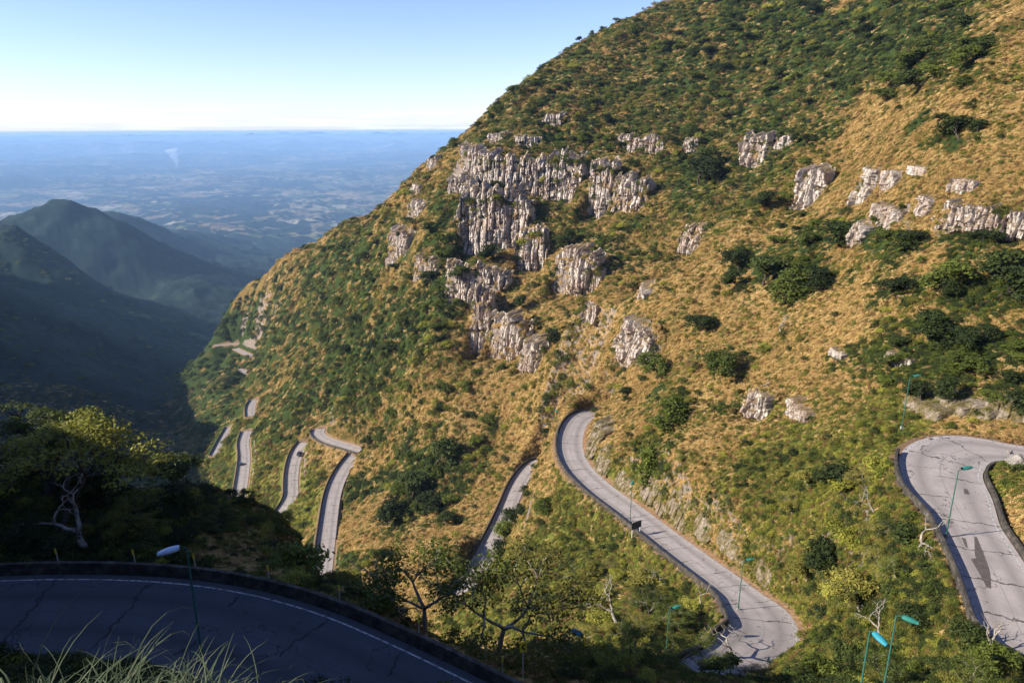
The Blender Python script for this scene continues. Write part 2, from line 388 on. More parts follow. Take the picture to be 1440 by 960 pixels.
class NT:
    def __init__(s, name, rough=.9, spec=.2):
        s.m = bpy.data.materials.new(name); s.m.use_nodes = True; s.t = s.m.node_tree; s.b = s.t.nodes['Principled BSDF']
        s.b.inputs['Roughness'].default_value = rough; s.b.inputs['Specular IOR Level'].default_value = spec
    def n(s, t, **k):
        x = s.t.nodes.new(t)
        for a, b in k.items():
            if a.startswith('i_'): x.inputs[a[2:].replace('_', ' ')].default_value = b
            else: setattr(x, a, b)
        return x
    def l(s, a, b): s.t.links.new(a, b); return s
    def noise(s, scale, detail=4, rough=.6, vec=None, dist=0):
        x = s.n('ShaderNodeTexNoise'); x.inputs['Scale'].default_value = scale; x.inputs['Detail'].default_value = detail; x.inputs['Roughness'].default_value = rough; x.inputs['Distortion'].default_value = dist
        if vec is not None: s.l(vec, x.inputs['Vector'])
        return x.outputs['Fac']
    def coord(s, which='Object', sc=(1, 1, 1)):
        c = s.n('ShaderNodeTexCoord'); m = s.n('ShaderNodeMapping'); m.inputs['Scale'].default_value = sc; s.l(c.outputs[which], m.inputs['Vector']); return m.outputs['Vector']
    def geo(s, sc=(1, 1, 1)):
        c = s.n('ShaderNodeNewGeometry'); m = s.n('ShaderNodeMapping'); m.inputs['Scale'].default_value = sc; s.l(c.outputs['Position'], m.inputs['Vector']); return m.outputs['Vector']
    def ramp(s, fac, stops, interp='LINEAR'):
        x = s.n('ShaderNodeValToRGB'); cr = x.color_ramp; cr.interpolation = interp
        while len(cr.elements) < len(stops): cr.elements.new(.5)
        for e, (p, c) in zip(cr.elements, stops): e.position = p; e.color = (*c, 1) if len(c) == 3 else c
        s.l(fac, x.inputs[0]); return x.outputs['Color']
    def mix(s, f, a, b, mode='MIX'):
        x = s.n('ShaderNodeMix', data_type='RGBA', blend_type=mode)
        for v, i in ((f, 0), (a, 6), (b, 7)):
            if hasattr(v, 'is_linked') or hasattr(v, 'links'): s.l(v, x.inputs[i])
            else: x.inputs[i].default_value = v if i == 0 else ((*v, 1) if len(v) == 3 else v)
        return x.outputs[2]
    def math(s, op, a, b=0.0, c=None):
        x = s.n('ShaderNodeMath', operation=op)
        for v, i in ((a, 0), (b, 1), (c, 2)):
            if v is None: continue
            if hasattr(v, 'links'): s.l(v, x.inputs[i])
            else: x.inputs[i].default_value = v
        return x.outputs[0]
    def attr(s, name, typ='GEOMETRY', out='Fac'):
        x = s.n('ShaderNodeAttribute', attribute_name=name, attribute_type=typ); return x.outputs[out]
    def col(s, c): 
        if hasattr(c, 'links'): s.l(c, s.b.inputs['Base Color'])
        else: s.b.inputs['Base Color'].default_value = (*c, 1)
        return s
    def bump(s, h, strength=.5, dist=.1):
        x = s.n('ShaderNodeBump'); x.inputs['Strength'].default_value = strength; x.inputs['Distance'].default_value = dist; s.l(h, x.inputs['Height']); s.l(x.outputs['Normal'], s.b.inputs['Normal']); return s
def plain(name, c, rough=.7, spec=.3, metal=0, var=.15):
    m = NT(name, rough, spec); m.b.inputs['Metallic'].default_value = metal
    n = m.noise(6, 3, .6, m.coord('Object'))
    m.col(m.ramp(n, [(.3, tuple(x*(1-var) for x in c)), (.7, tuple(min(1, x*(1+var)) for x in c))])); return m.m

# ------------------------------------------------------------------ vegetation map, in the photograph's own areas (used to choose what grows where)
def blob(x, y, cx, cy, rx, ry, rot=0, soft=.35):
    a = R(rot); dx = x-cx; dy = y-cy; u = (dx*math.cos(a)+dy*math.sin(a))/rx; v = (-dx*math.sin(a)+dy*math.cos(a))/ry
    return 1-sstep(1-soft, 1+soft, np.sqrt(u*u+v*v))
GREENS = [(300,520,90,120,0,.75),(1250,60,190,45,-30,1.0),(1080,200,80,50,-45,.9),(985,290,60,60,-45,.7),(900,110,330,150,-25,.62),(760,240,200,90,-35,.42),(540,450,150,210,35,.5),(900,380,120,80,0,.22),(1060,250,90,70,0,.5),(1180,40,230,75,8,1),(1000,90,140,90,-20,.75),(860,130,110,80,-35,.55),(760,180,70,40,-45,.5),(1060,170,140,60,20,.6),(980,235,60,50,0,.85),
          (600,440,45,120,40,1),(520,500,60,120,45,.9),(560,620,45,80,30,.5),(600,670,70,50,-35,.9),(560,690,60,60,-30,.8),(420,560,35,110,30,.85),(640,320,35,60,20,.9),(480,380,60,70,40,.8),
          (460,420,70,140,35,.7),(360,480,60,90,30,.75),(290,560,60,60,0,.85),(320,600,40,60,30,.6),(285,650,30,40,0,.8),(300,700,40,50,0,.7),(350,700,30,40,0,.5),
          (760,290,40,45,0,.7),(700,425,30,30,0,.3),(860,330,60,40,0,.6),(780,470,50,60,0,.35),(890,340,70,40,-20,.5),(1100,330,40,35,0,.4),
          (1090,390,70,40,0,.85),(1150,335,60,22,0,.8),(1250,340,60,25,0,.9),(1380,400,75,50,0,.9),(1420,350,60,40,0,.6),(1290,460,80,30,0,.6),(1260,410,40,20,0,.8),(1350,180,42,20,0,.9),
          (1300,530,140,30,0,.75),(1400,520,60,40,0,.8),(1200,520,60,30,0,.4),(1000,520,70,25,0,.4),(940,565,40,25,0,.7),(1150,660,90,60,0,.35),(1220,760,110,90,0,.45),(1280,860,110,70,0,.45),
          (1180,860,70,70,0,.45),(920,640,30,40,0,.7),(1010,640,50,50,0,.4),(1060,680,60,60,0,.5),(830,760,70,50,-30,.4),(900,860,80,60,0,.45),(980,860,60,50,0,.45),(790,840,80,60,0,.45),(1000,900,60,30,0,.6),
          (1250,950,220,40,0,.6),(680,860,60,40,0,.5),(860,940,100,40,0,.5),(420,770,50,25,0,.7),(480,800,50,30,0,.7),(100,700,180,90,0,.9)]
def green_at(x, y):
    g = .08 + 0*x
    for b in GREENS:
        g = np.maximum(g, blob(x, y, *b[:5], soft=.6)*b[5])
    g = np.where(x < 250, .9, g)
    return g
LIME = [(1200,800,170,170),(860,800,140,120),(960,900,120,80),(1250,600,60,50),(730,820,90,60),(1180,700,150,120),(1220,900,180,90),(900,830,130,90),(840,700,60,60),(1260,640,50,60),(1400,680,40,30),(700,880,90,30),(400,700,60,60),(330,640,60,60)]
def lime_at(x, y):
    g = 0*x
    for b in LIME: g = np.maximum(g, blob(x, y, *b, soft=.5))
    return g
tick('veg0')
def _f(a, b, c, o):
    r = np.zeros(GX.shape); J = slice(0, int(np.searchsorted(LR, math.log(1500)))); r[:, J] = fbm(GX[:, J]/a, GY[:, J]/a, b, o); return r
nz1 = _f(9, 301, 0, 3); nz2 = _f(30, 305, 0, 3); nz3 = _f(16, 309, 0, 3)
JV = slice(0, int(np.searchsorted(LR, math.log(1500))))
GREEN = np.full(GX.shape, .9)
GREEN[:, JV] = np.clip(green_at((PX+60*nz1+50*nz2)[:, JV], (PY+60*nz3-50*nz2)[:, JV])+.55*nz3[:, JV], 0, 1)
LIMEG = np.zeros(GX.shape); LIMEG[:, JV] = lime_at(PX[:, JV], PY[:, JV])
tick('veg')

# ------------------------------------------------------------------ terrain meshes
def terrain_material():
    m = NT('hillside', 1, .05)
    p = m.geo()
    cam = m.n('ShaderNodeVectorMath', operation='LENGTH'); g = m.n('ShaderNodeNewGeometry'); m.l(g.outputs['Position'], cam.inputs[0]); dist = cam.outputs['Value']
    n1 = m.noise(.9, 6, .7, p); n2 = m.noise(.12, 5, .65, p); n3 = m.noise(4.5, 4, .7, p)
    gold = m.ramp(n1, [(.28, (.026, .020, .009)), (.45, (.11, .078, .028)), (.58, (.27, .19, .068)), (.78, (.50, .36, .15))])
    gold2 = m.ramp(n2, [(.38, (.50, .62, .50)), (.50, (.95, .85, .75)), (.62, (1.1, 1.05, 1))])
    gold = m.mix(1.0, gold, gold2, 'MULTIPLY')
    grn = m.ramp(m.noise(.7, 6, .75, p), [(.3, (.010, .016, .006)), (.5, (.030, .046, .012)), (.7, (.075, .10, .025))])
    lim = m.ramp(m.noise(1.1, 6, .75, p), [(.3, (.03, .045, .010)), (.5, (.11, .14, .025)), (.7, (.26, .27, .06))])
    a = m.math('ADD', m.attr('green'), m.math('MULTIPLY', m.math('SUBTRACT', n1, .5), .9))
    f = m.ramp(a, [(.42, (0, 0, 0)), (.60, (1, 1, 1))])
    fl = m.ramp(m.math('ADD', m.attr('lime'), m.math('SUBTRACT', n2, .5)), [(.4, (0, 0, 0)), (.8, (.8, .8, .8))])
    c = m.mix(fl, gold, lim); c = m.mix(f, c, grn)
    # bare dirt beside the roads
    dirt = m.ramp(n3, [(.3, (.14, .085, .05)), (.7, (.34, .23, .15))])
    fd = m.ramp(m.math('ADD', m.attr('verge'), m.math('MULTIPLY', m.math('SUBTRACT', n1, .5), .8)), [(.35, (0, 0, 0)), (.6, (1, 1, 1))])
    c = m.mix(fd, c, dirt)
    # steep ground shows rock
    rock = m.ramp(m.noise(1.2, 6, .7, m.geo((1, 1, .35))), [(.3, (.08, .06, .05)), (.55, (.26, .21, .18)), (.75, (.42, .37, .33))])
    fs = m.ramp(m.math('ADD', m.attr('steep'), m.math('MULTIPLY', m.math('SUBTRACT', n1, .5), .5)), [(.5, (0, 0, 0)), (.7, (1, 1, 1))])
    c = m.mix(fs, c, rock)
    # woods and fields of the lowland, at their own scale
    pf = m.geo((.001, .001, .001))
    w1 = m.noise(14, 8, .78, pf); wood = m.ramp(w1, [(.3, (.005, .010, .011)), (.5, (.011, .022, .019)), (.7, (.028, .045, .032))])
    v = m.n('ShaderNodeTexVoronoi', feature='F1'); v.inputs['Scale'].default_value = 3.2; v.inputs['Randomness'].default_value = 1
    wv = m.n('ShaderNodeVectorMath', operation='ADD'); nn = m.n('ShaderNodeTexNoise'); nn.inputs['Scale'].default_value = 2.5; nn.inputs['Detail'].default_value = 5; m.l(pf, nn.inputs['Vector'])
    sc_ = m.n('ShaderNodeVectorMath', operation='SCALE'); sc_.inputs['Scale'].default_value = .6; m.l(nn.outputs['Color'], sc_.inputs[0]); m.l(sc_.outputs[0], wv.inputs[0]); m.l(pf, wv.inputs[1]); m.l(wv.outputs[0], v.inputs['Vector'])
    sep = m.n('ShaderNodeSeparateColor'); m.l(v.outputs['Color'], sep.inputs[0])
    field = m.ramp(sep.outputs[1], [(0, (.14, .11, .07)), (.4, (.22, .17, .11)), (.7, (.09, .12, .05)), (1, (.34, .28, .21))])
    town = m.noise(.55, 5, .62, pf)
    ff = m.math('MULTIPLY', m.ramp(m.math('ADD', sep.outputs[0], m.math('MULTIPLY', m.math('SUBTRACT', town, .5), 3.2)), [(.88, (0, 0, 0)), (.93, (1, 1, 1))]), m.ramp(m.noise(14, 5, .7, pf), [(.42, (0, 0, 0)), (.52, (1, 1, 1))]))
    v3 = m.n('ShaderNodeTexVoronoi', feature='F1'); v3.inputs['Scale'].default_value = 9; m.l(wv.outputs[0], v3.inputs['Vector']); sp3 = m.n('ShaderNodeSeparateColor'); m.l(v3.outputs['Color'], sp3.inputs[0])
    f3 = m.math('MULTIPLY', m.ramp(m.math('ADD', sp3.outputs[0], m.math('MULTIPLY', m.math('SUBTRACT', town, .5), 2.4)), [(.74, (0, 0, 0)), (.78, (1, 1, 1))]), .8)
    low = m.mix(m.math('MULTIPLY', m.math('MAXIMUM', ff, f3), m.attr('plain')), wood, field)
    fw = m.math('MINIMUM', m.math('DIVIDE', m.math('MAXIMUM', m.math('SUBTRACT', dist, 900), 0), 1500), 1)
    c = m.mix(m.math('MAXIMUM', fw, m.attr('leftwood')), c, low)
    m.col(c)
    m.bump(m.noise(1.6, 6, .8, p), 1, .6)
    return m.m
slope = np.gradient(Z, axis=1)/np.gradient(GR, axis=1)
slopea = np.gradient(Z, axis=0)/(GR*np.gradient(GA, axis=0))
steep = np.clip((np.hypot(slope, slopea)-2.3)/1.2, 0, 1)
verge = np.clip(1-RDIST/2.2, 0, 1)
plainm = sstep(4500, 7000, GR)
leftw = np.maximum(sstep(-.44, -.47, GA)*sstep(500, 700, GR), sstep(1130, 1200, GR)*sstep(-.2, -.25, GA))
TM = terrain_material()
na, nl = GX.shape
def grid_part(name, a0, a1, l0, l1):
    sl = (slice(a0, a1), slice(l0, l1)); v = np.stack([GX[sl], GY[sl], Z[sl]], -1)
    na_, nl_ = v.shape[:2]; idx = np.arange(na_*nl_).reshape(na_, nl_)
    f = np.stack([idx[:-1, :-1], idx[:-1, 1:], idx[1:, 1:], idx[1:, :-1]], -1).reshape(-1, 4)[:, ::-1]
    v2 = v.reshape(-1, 3)
    return new_mesh(name, v2, f, [TM], attrs=dict(green=GREEN[sl], lime=LIMEG[sl], verge=verge[sl], steep=steep[sl], plain=plainm[sl], leftwood=leftw[sl]))
def lidx(r): return int(np.searchsorted(LR, math.log(r)))
l_near, l_mid, l_far = lidx(70), lidx(1250), lidx(9000)
hills = grid_part('hillside', 0, na, 0, lidx(1300)+1); hills['kind'] = 'structure'
mts = grid_part('mountains', 0, na, lidx(1300), lidx(9000)+1); mts['kind'] = 'structure'
pln = grid_part('lowland_plain', 0, na, lidx(9000), nl); pln['kind'] = 'structure'

tick('terrain mesh')
# ------------------------------------------------------------------ roads
def left_of(L):
    t = np.gradient(L, axis=0); t[:, 2] = 0; t /= np.linalg.norm(t, axis=1)[:, None]
    return t, np.stack([-t[:, 1], t[:, 0], 0*t[:, 0]], 1)
def dist_along(L): return np.r_[0, np.cumsum(np.linalg.norm(np.diff(L[:, :2], axis=0), axis=1))]
def road_material(name, base, dark, shade_tint=1.0):
    m = NT(name, .85, .25)
    uv = m.n('ShaderNodeUVMap').outputs['UV']; sep = m.n('ShaderNodeSeparateXYZ'); m.l(uv, sep.inputs[0]); U, Vv = sep.outputs[0], sep.outputs[1]
    p = m.geo()
    n1 = m.noise(.35, 5, .65, p); n2 = m.noise(6, 5, .7, p)
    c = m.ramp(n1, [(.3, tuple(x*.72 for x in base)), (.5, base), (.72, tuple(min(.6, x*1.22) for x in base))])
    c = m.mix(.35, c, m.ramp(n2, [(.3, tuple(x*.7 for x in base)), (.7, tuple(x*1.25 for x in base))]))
    # wheel tracks worn darker, slabs with joints, cracks
    ab = m.math('ABSOLUTE', m.math('SUBTRACT', m.math('ABSOLUTE', U), 1.7)); tr = m.ramp(ab, [(.0, (1, 1, 1)), (.9, (0, 0, 0))])
    c = m.mix(m.math('MULTIPLY', tr, m.math('MULTIPLY', n1, 1.1)), c, tuple(x*.5 for x in base))
    wob = m.math('MULTIPLY', m.math('SUBTRACT', m.noise(.5, 3, .6, p), .5), 2.2)
    jf = m.math('ABSOLUTE', m.math('SUBTRACT', m.math('FRACT', m.math('DIVIDE', m.math('ADD', Vv, wob), 6.2)), .5))
    j = m.math('GREATER_THAN', jf, .484); gate = m.math('GREATER_THAN', m.noise(.16, 2, .5, p), .44)
    cj = m.math('MULTIPLY', m.math('LESS_THAN', m.math('ABSOLUTE', m.math('SUBTRACT', U, .05)), .04), m.math('MULTIPLY', n1, .6))
    v = m.n('ShaderNodeTexVoronoi', feature='DISTANCE_TO_EDGE'); v.inputs['Scale'].default_value = .17
    dv = m.n('ShaderNodeVectorMath', operation='ADD'); dn = m.n('ShaderNodeTexNoise'); dn.inputs['Scale'].default_value = .9; dn.inputs['Detail'].default_value = 4; m.l(p, dn.inputs['Vector'])
    ds = m.n('ShaderNodeVectorMath', operation='SCALE'); ds.inputs['Scale'].default_value = 3; m.l(dn.outputs['Color'], ds.inputs[0]); m.l(ds.outputs[0], dv.inputs[0]); m.l(p, dv.inputs[1]); m.l(dv.outputs[0], v.inputs['Vector'])
    ck = m.math('MULTIPLY', m.math('LESS_THAN', v.outputs['Distance'], .008), m.math('GREATER_THAN', n1, .5))
    f = m.math('MINIMUM', m.math('ADD', m.math('ADD', m.math('MULTIPLY', j, gate), cj), ck), .85)
    c = m.mix(f, c, dark)
    edge = m.ramp(m.math('ADD', m.math('SUBTRACT', m.math('ABSOLUTE', U), 3.0), m.math('MULTIPLY', m.math('SUBTRACT', n2, .5), .8)), [(.0, (0, 0, 0)), (.6, (1, 1, 1))])
    c = m.mix(m.math('MULTIPLY', edge, .5), c, tuple(x*1.25 for x in base))
    m.col(c); m.bump(n2, .3, .02); return m.m
RM = road_material('concrete_road', (.32, .285, .275), (.035, .03, .032))
RMF = road_material('shade_darkened_road', (.062, .066, .075), (.02, .02, .022))  # same concrete as the other roads, its colour darkened for the hill's shade
def plank(name, L, u0, u1, dz, mat, kind='structure', hws=None, hw0=1):
    """a strip of road between two offsets from the centre line"""
    t, nrm = left_of(L); s = dist_along(L); us = np.linspace(u0, u1, max(2, int(abs(u1-u0)/1.2)+1))
    sc_ = 1 if hws is None else (hws/hw0)[:, None]
    v = np.concatenate([L + nrm*(u*sc_ if hws is not None and u0 < 0 < u1 else (u if hws is None else u+np.sign(u)*(hws-hw0)[:, None])) + np.array([0, 0, dz]) for u in us]); n_ = len(L); k = len(us)
    uvs = np.concatenate([np.c_[np.full(n_, u), s] for u in us])
    idx = np.arange(n_*k).reshape(k, n_)
    f = np.stack([idx[:-1, :-1], idx[:-1, 1:], idx[1:, 1:], idx[1:, :-1]], -1).reshape(-1, 4)
    if us[-1] > us[0]: f = f[:, ::-1]
    o = new_mesh(name, v, f, [mat], uv=uvs); o['kind'] = kind; return o
def sweep(name, L, u0, prof, mat, parent=None, i0=0, i1=None, hws=None, hw0=1):
    """sweep a closed (offset, height) profile along the line"""
    t, nrm = left_of(L)
    if hws is not None: L = L + nrm*(np.sign(u0)*(hws-hw0))[:, None]
    L = L[i0:i1]; nrm = nrm[i0:i1]; s = dist_along(L); k = len(prof); n_ = len(L)
    v = np.concatenate([L + nrm*(u0+a) + np.array([0, 0, b]) for a, b in prof]); uvs = np.concatenate([np.c_[s, np.full(n_, j*.5)] for j in range(k)])
    idx = np.arange(n_*k).reshape(k, n_); idx = np.vstack([idx, idx[:1]])
    f = list(np.stack([idx[:-1, :-1], idx[:-1, 1:], idx[1:, 1:], idx[1:, :-1]], -1).reshape(-1, 4))
    f.append(list(idx[:-1, 0])); f.append(list(idx[:-1, -1])[::-1])
    return new_mesh(name, v, f, [mat], parent=parent, smooth=False, uv=uvs)
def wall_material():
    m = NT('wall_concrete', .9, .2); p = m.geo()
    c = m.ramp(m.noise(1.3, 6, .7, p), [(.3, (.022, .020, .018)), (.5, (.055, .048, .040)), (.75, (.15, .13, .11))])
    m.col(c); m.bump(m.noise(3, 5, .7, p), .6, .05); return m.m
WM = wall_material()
white = NT('worn_white_paint', .8, .2); wn = white.noise(3, 5, .7, white.geo()); white.col(white.ramp(wn, [(.40, (.14, .14, .14)), (.56, (.50, .49, .47))])); white = white.m
LABW = {}
def guard(key, sgn, label, h=.85, i0=0, i1=None, off=.0, th=.35, posts=False):
    rd = ROADS[key]; u = sgn*(rd['hw']+.12+off)
    a, b = (u, u+sgn*th)
    prof = [(0, -.9), (0, h*.97), (sgn*.04, h), (sgn*(th-.04), h), (sgn*th, h*.97), (sgn*th, -2.2)]
    if sgn > 0: prof = prof[::-1]
    L = rd['line'].copy()
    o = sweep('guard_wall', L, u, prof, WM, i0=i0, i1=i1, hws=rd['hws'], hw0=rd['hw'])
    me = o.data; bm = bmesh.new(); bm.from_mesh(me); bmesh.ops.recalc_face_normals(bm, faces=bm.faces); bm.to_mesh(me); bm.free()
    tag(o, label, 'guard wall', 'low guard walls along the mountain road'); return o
NAMES = {}
for key, rd in ROADS.items():
    L = rd['line']; hw = rd['hw']
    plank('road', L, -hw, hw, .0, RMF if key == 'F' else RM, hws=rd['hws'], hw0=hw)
def idx_near(key, px, py):
    L = ROADS[key]['line']; a, b, _ = project(L[:, 0], L[:, 1], L[:, 2]); return int(np.argmin(np.hypot(a-px, b-py)))
nA = len(ROADS['A']['line'])
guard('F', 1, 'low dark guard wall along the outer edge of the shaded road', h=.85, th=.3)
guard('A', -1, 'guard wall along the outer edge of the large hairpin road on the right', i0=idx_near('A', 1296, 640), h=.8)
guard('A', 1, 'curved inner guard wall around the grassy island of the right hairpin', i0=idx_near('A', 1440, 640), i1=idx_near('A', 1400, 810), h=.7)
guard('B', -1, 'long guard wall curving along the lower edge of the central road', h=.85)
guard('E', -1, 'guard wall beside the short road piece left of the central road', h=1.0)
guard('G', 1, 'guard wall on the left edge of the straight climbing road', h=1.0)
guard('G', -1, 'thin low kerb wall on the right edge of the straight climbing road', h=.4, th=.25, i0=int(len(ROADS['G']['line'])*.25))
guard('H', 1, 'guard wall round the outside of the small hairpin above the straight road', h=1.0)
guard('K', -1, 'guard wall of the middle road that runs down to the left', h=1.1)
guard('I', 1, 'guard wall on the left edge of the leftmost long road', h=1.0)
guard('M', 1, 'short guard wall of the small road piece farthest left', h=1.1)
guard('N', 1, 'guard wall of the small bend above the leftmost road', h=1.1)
def mark(key, u0, u1, i0=0, i1=None):
    rd = ROADS[key]; o = plank('road_marking', rd['line'][i0:i1], u0, u1, .006, white, hws=rd['hws'][i0:i1], hw0=rd['hw']); return o
mark('F', 3.55, 3.67)
mark('B', 2.95, 3.1); mark('A', -3.12, -2.95); mark('A', 2.9, 3.05)
# dirt ditch at the inner side of roads
def dirtstrip(key, u0, u1):
    rd = ROADS[key]; return plank('road_shoulder', rd['line'], u0, u1, .03, DM, hws=rd['hws'], hw0=rd['hw'])
DM = NT('ditch_dirt', .95, .1); DM.col(DM.ramp(DM.noise(1.5, 6, .7, DM.geo()), [(.3, (.12, .07, .04)), (.5, (.30, .18, .10)), (.7, (.42, .30, .18))])); DM = DM.m
dirtstrip('B', 3.5, 4.5); dirtstrip('A', -3.6, -4.4) if 0 else None
# tar patches on the right road: flat repairs read off the picture
TAR = NT('tar_patch', .8, .3); TAR.col(TAR.ramp(TAR.noise(3, 4, .6, TAR.geo()), [(.3, (.06, .048, .046)), (.7, (.12, .10, .095))])); TAR = TAR.m
for poly, z in [([(1370,754),(1374,755),(1389,793),(1393,806),(1394,826),(1388,822),(1378,798),(1371,780)], -43.7), ([(1365,785),(1375,784),(1390,812),(1394,827),(1388,826),(1377,806)], -43.6),
                ([(1352,755),(1358,757),(1361,770),(1358,769)], -43.75), ([(1355,686),(1361,688),(1364,695),(1356,694)], -43.95)]:
    Lr = ROADS['A']['line']; pts = []
    for a, b in poly:
        p = at_z(a, b, z)
        for _ in range(3):
            i = np.argmin(np.hypot(Lr[:, 0]-p[0], Lr[:, 1]-p[1])); p = at_z(a, b, Lr[i, 2]+.008)
        pts.append(p)
    o = new_mesh('tar_patch', pts, [list(range(len(pts)))[::-1]], [TAR]); o['kind'] = 'structure'
tick('roads')

# ------------------------------------------------------------------ rock faces
def rock_material():
    m = NT('basalt_rock', .95, .15); p = m.geo(); pv = m.geo((1, 1, .16))
    n1 = m.noise(.55, 6, .7, pv); n2 = m.noise(1.6, 6, .75, p); n3 = m.noise(.12, 3, .6, p)
    c = m.ramp(n2, [(.28, (.12, .10, .09)), (.40, (.42, .375, .34)), (.54, (.64, .59, .54)), (.75, (.80, .76, .70))])
    st = m.ramp(n1, [(.30, (.16, .13, .13)), (.44, (.75, .7, .68)), (.6, (1, 1, 1))])
    c = m.mix(.85, c, st, 'MULTIPLY')
    c = m.mix(m.ramp(n3, [(.45, (0, 0, 0)), (.65, (.55, .55, .55))]), c, (.30, .19, .15))
    li = m.ramp(m.noise(.8, 5, .7, p), [(.56, (0, 0, 0)), (.66, (1, 1, 1))])
    up = m.n('ShaderNodeNewGeometry'); sx = m.n('ShaderNodeSeparateXYZ'); m.l(up.outputs['Normal'], sx.inputs[0])
    c = m.mix(m.math('MULTIPLY', m.ramp(sx.outputs[2], [(.45, (0, 0, 0)), (.75, (1, 1, 1))]), .9), c, m.ramp(n2, [(.35, (.06, .05, .02)), (.65, (.28, .18, .07))]))
    m.col(c); m.bump(m.noise(1.1, 7, .8, m.geo((1, 1, .5))), 1, .5); return m.m
ROCK = rock_material()
CUTR = NT('cut_bank_rock', .95, .1); CUTR.col(CUTR.mix(CUTR.ramp(CUTR.noise(.45, 4, .7, CUTR.geo()), [(.42, (0, 0, 0)), (.56, (1, 1, 1))]), CUTR.ramp(CUTR.noise(1.8, 6, .75, CUTR.geo((1, 1, .6))), [(.3, (.09, .07, .05)), (.5, (.26, .21, .16)), (.7, (.46, .40, .33))]), CUTR.ramp(CUTR.noise(3, 5, .7, CUTR.geo()), [(.35, (.05, .05, .02)), (.65, (.22, .17, .07))])))
CUTR.bump(CUTR.noise(1.4, 7, .8, CUTR.geo()), 1, .5); CUTR = CUTR.m
def colnoise(s, h, wc, hc, seed):
    """fluted columns: every column sits at its own depth and is broken at its own heights"""
    sw = s + .35*wc*perlin(s/wc*.6, h/(hc*1.5), seed)
    c = np.floor(sw/wc); u = sw/wc-c
    j = _h(c, c*0, seed+1)
    hh = h/hc + j*7; r = np.floor(hh)
    dep = _h(c, r, seed+2)
    rnd = 1-np.abs(2*u-1)**3
    crack = (1-sstep(0, .13, np.minimum(u, 1-u)))*(.35+.65*_h(c, c*0+1, seed+3))
    return dep, rnd, crack
def rock_face(cl, seed):
    p, N, W, H = cl['p'], cl['N'], cl['W'], cl['H']; dist = np.linalg.norm(p)
    T = np.array([-N[1], N[0], 0]); N3 = np.array([N[0], N[1], 0])
    res = max(.16, .0009*dist)
    W2, H2 = W*1.35, H*1.4
    ns, nh = int(W2/res)+2, int(H2/res)+2
    s, h = np.meshgrid(np.linspace(-W2/2, W2/2, ns), np.linspace(-H2/2, H2/2, nh), indexing='ij')
    k = 1.0 if dist > 200 else .6
    d1, r1, c1 = colnoise(s+3*seed, h, 3.4*k, 7*k, seed*7+1); d2, r2, c2 = colnoise(s, h+2, 1.25*k, 2.6*k, seed*7+3)
    big = fbm(s/(W*.35)+seed, h/(H*.5), seed, 4)
    e = np.sqrt((s/(W/2))**2*.9 + (h/(H/2))**2*.9)
    e = np.maximum(np.abs(s)/(W/2), np.abs(h)/(H/2))*.65 + e*.35
    edge = e + .44*fbm(s/(5*k), h/(8*k), seed+9, 4) + .10*perlin(s/(1.5*k), h/(6*k), seed+5)
    m = 1-sstep(.84, 1.0, edge)
    sc_ = min(1.0, H/14)
    out = (.9 + 1.9*(d1-.5)*sc_ + .7*(r1-.5)*sc_ + .9*(d2-.5)*sc_ + .35*(r2-.5) - 3.8*c1*sc_ - 1.0*c2*sc_ + 3.2*big*sc_ + .5*fbm(s/.9, h/1.2, seed+2, 3))
    lean = -.20*h
    # the face follows the hillside left and right of its middle
    X0 = p[0]+T[0]*s; Y0 = p[1]+T[1]*s
    L = max(H*.5/max(cl['g'], .45), 3)
    # find the hillside's own height line: offset along N where the base ground meets the mid height
    off = np.zeros(ns)
    for i in range(ns):
        dd = np.linspace(-L*1.3, L*1.3, 41); xx = p[0]+T[0]*s[i, 0]+N[0]*dd; yy = p[1]+T[1]*s[i, 0]+N[1]*dd
        zz = ground(xx, yy, Zb) - p[2]; j = np.nonzero(zz <= 0)[0]; off[i] = dd[j[0]] if len(j) else dd[-1]
    kk = max(3, int(ns*.12)); pad = np.pad(off, kk, mode='edge'); off = np.convolve(pad, np.ones(2*kk+1)/(2*kk+1), 'valid')*.75
    if cl['cut']:
        # a cut bank: lies back with the slope it is cut from
        lean = -.62*h; out = .3+out*.32
    depth = off[:, None] + out*m + lean - (1-m)*3.2
    top = sstep(.36, .5, h/H2+.12*perlin(s/(3*k), s*0, seed+8)); depth = depth - top*min(H*.35, 4)
    depth = depth - 1.5*sstep(.18, .36, fbm(s/(7*k), h/(3.2*k), seed+31, 3))*sc_
    P3 = p[None, None, :] + T[None, None]*s[..., None] + N3[None, None]*depth[..., None]; P3[..., 2] += h
    idx = np.arange(ns*nh).reshape(ns, nh)
    q = np.stack([idx[:-1, :-1], idx[1:, :-1], idx[1:, 1:], idx[:-1, 1:]], -1)
    keep = (m[:-1, :-1] + m[1:, 1:] + m[1:, :-1] + m[:-1, 1:]) > .02
    q = q[keep].reshape(-1, 4)
    if len(q) < 20: return None
    used = np.unique(q); mp = np.zeros(ns*nh, int); mp[used] = np.arange(len(used))
    o = new_mesh('cliff_face', P3.reshape(-1, 3)[used], mp[q], [CUTR if cl['cut'] else ROCK], smooth=False); o['kind'] = 'structure'; return o
for i, cl in enumerate(CLIFFS): rock_face(cl, 11+i)
tick('rocks')
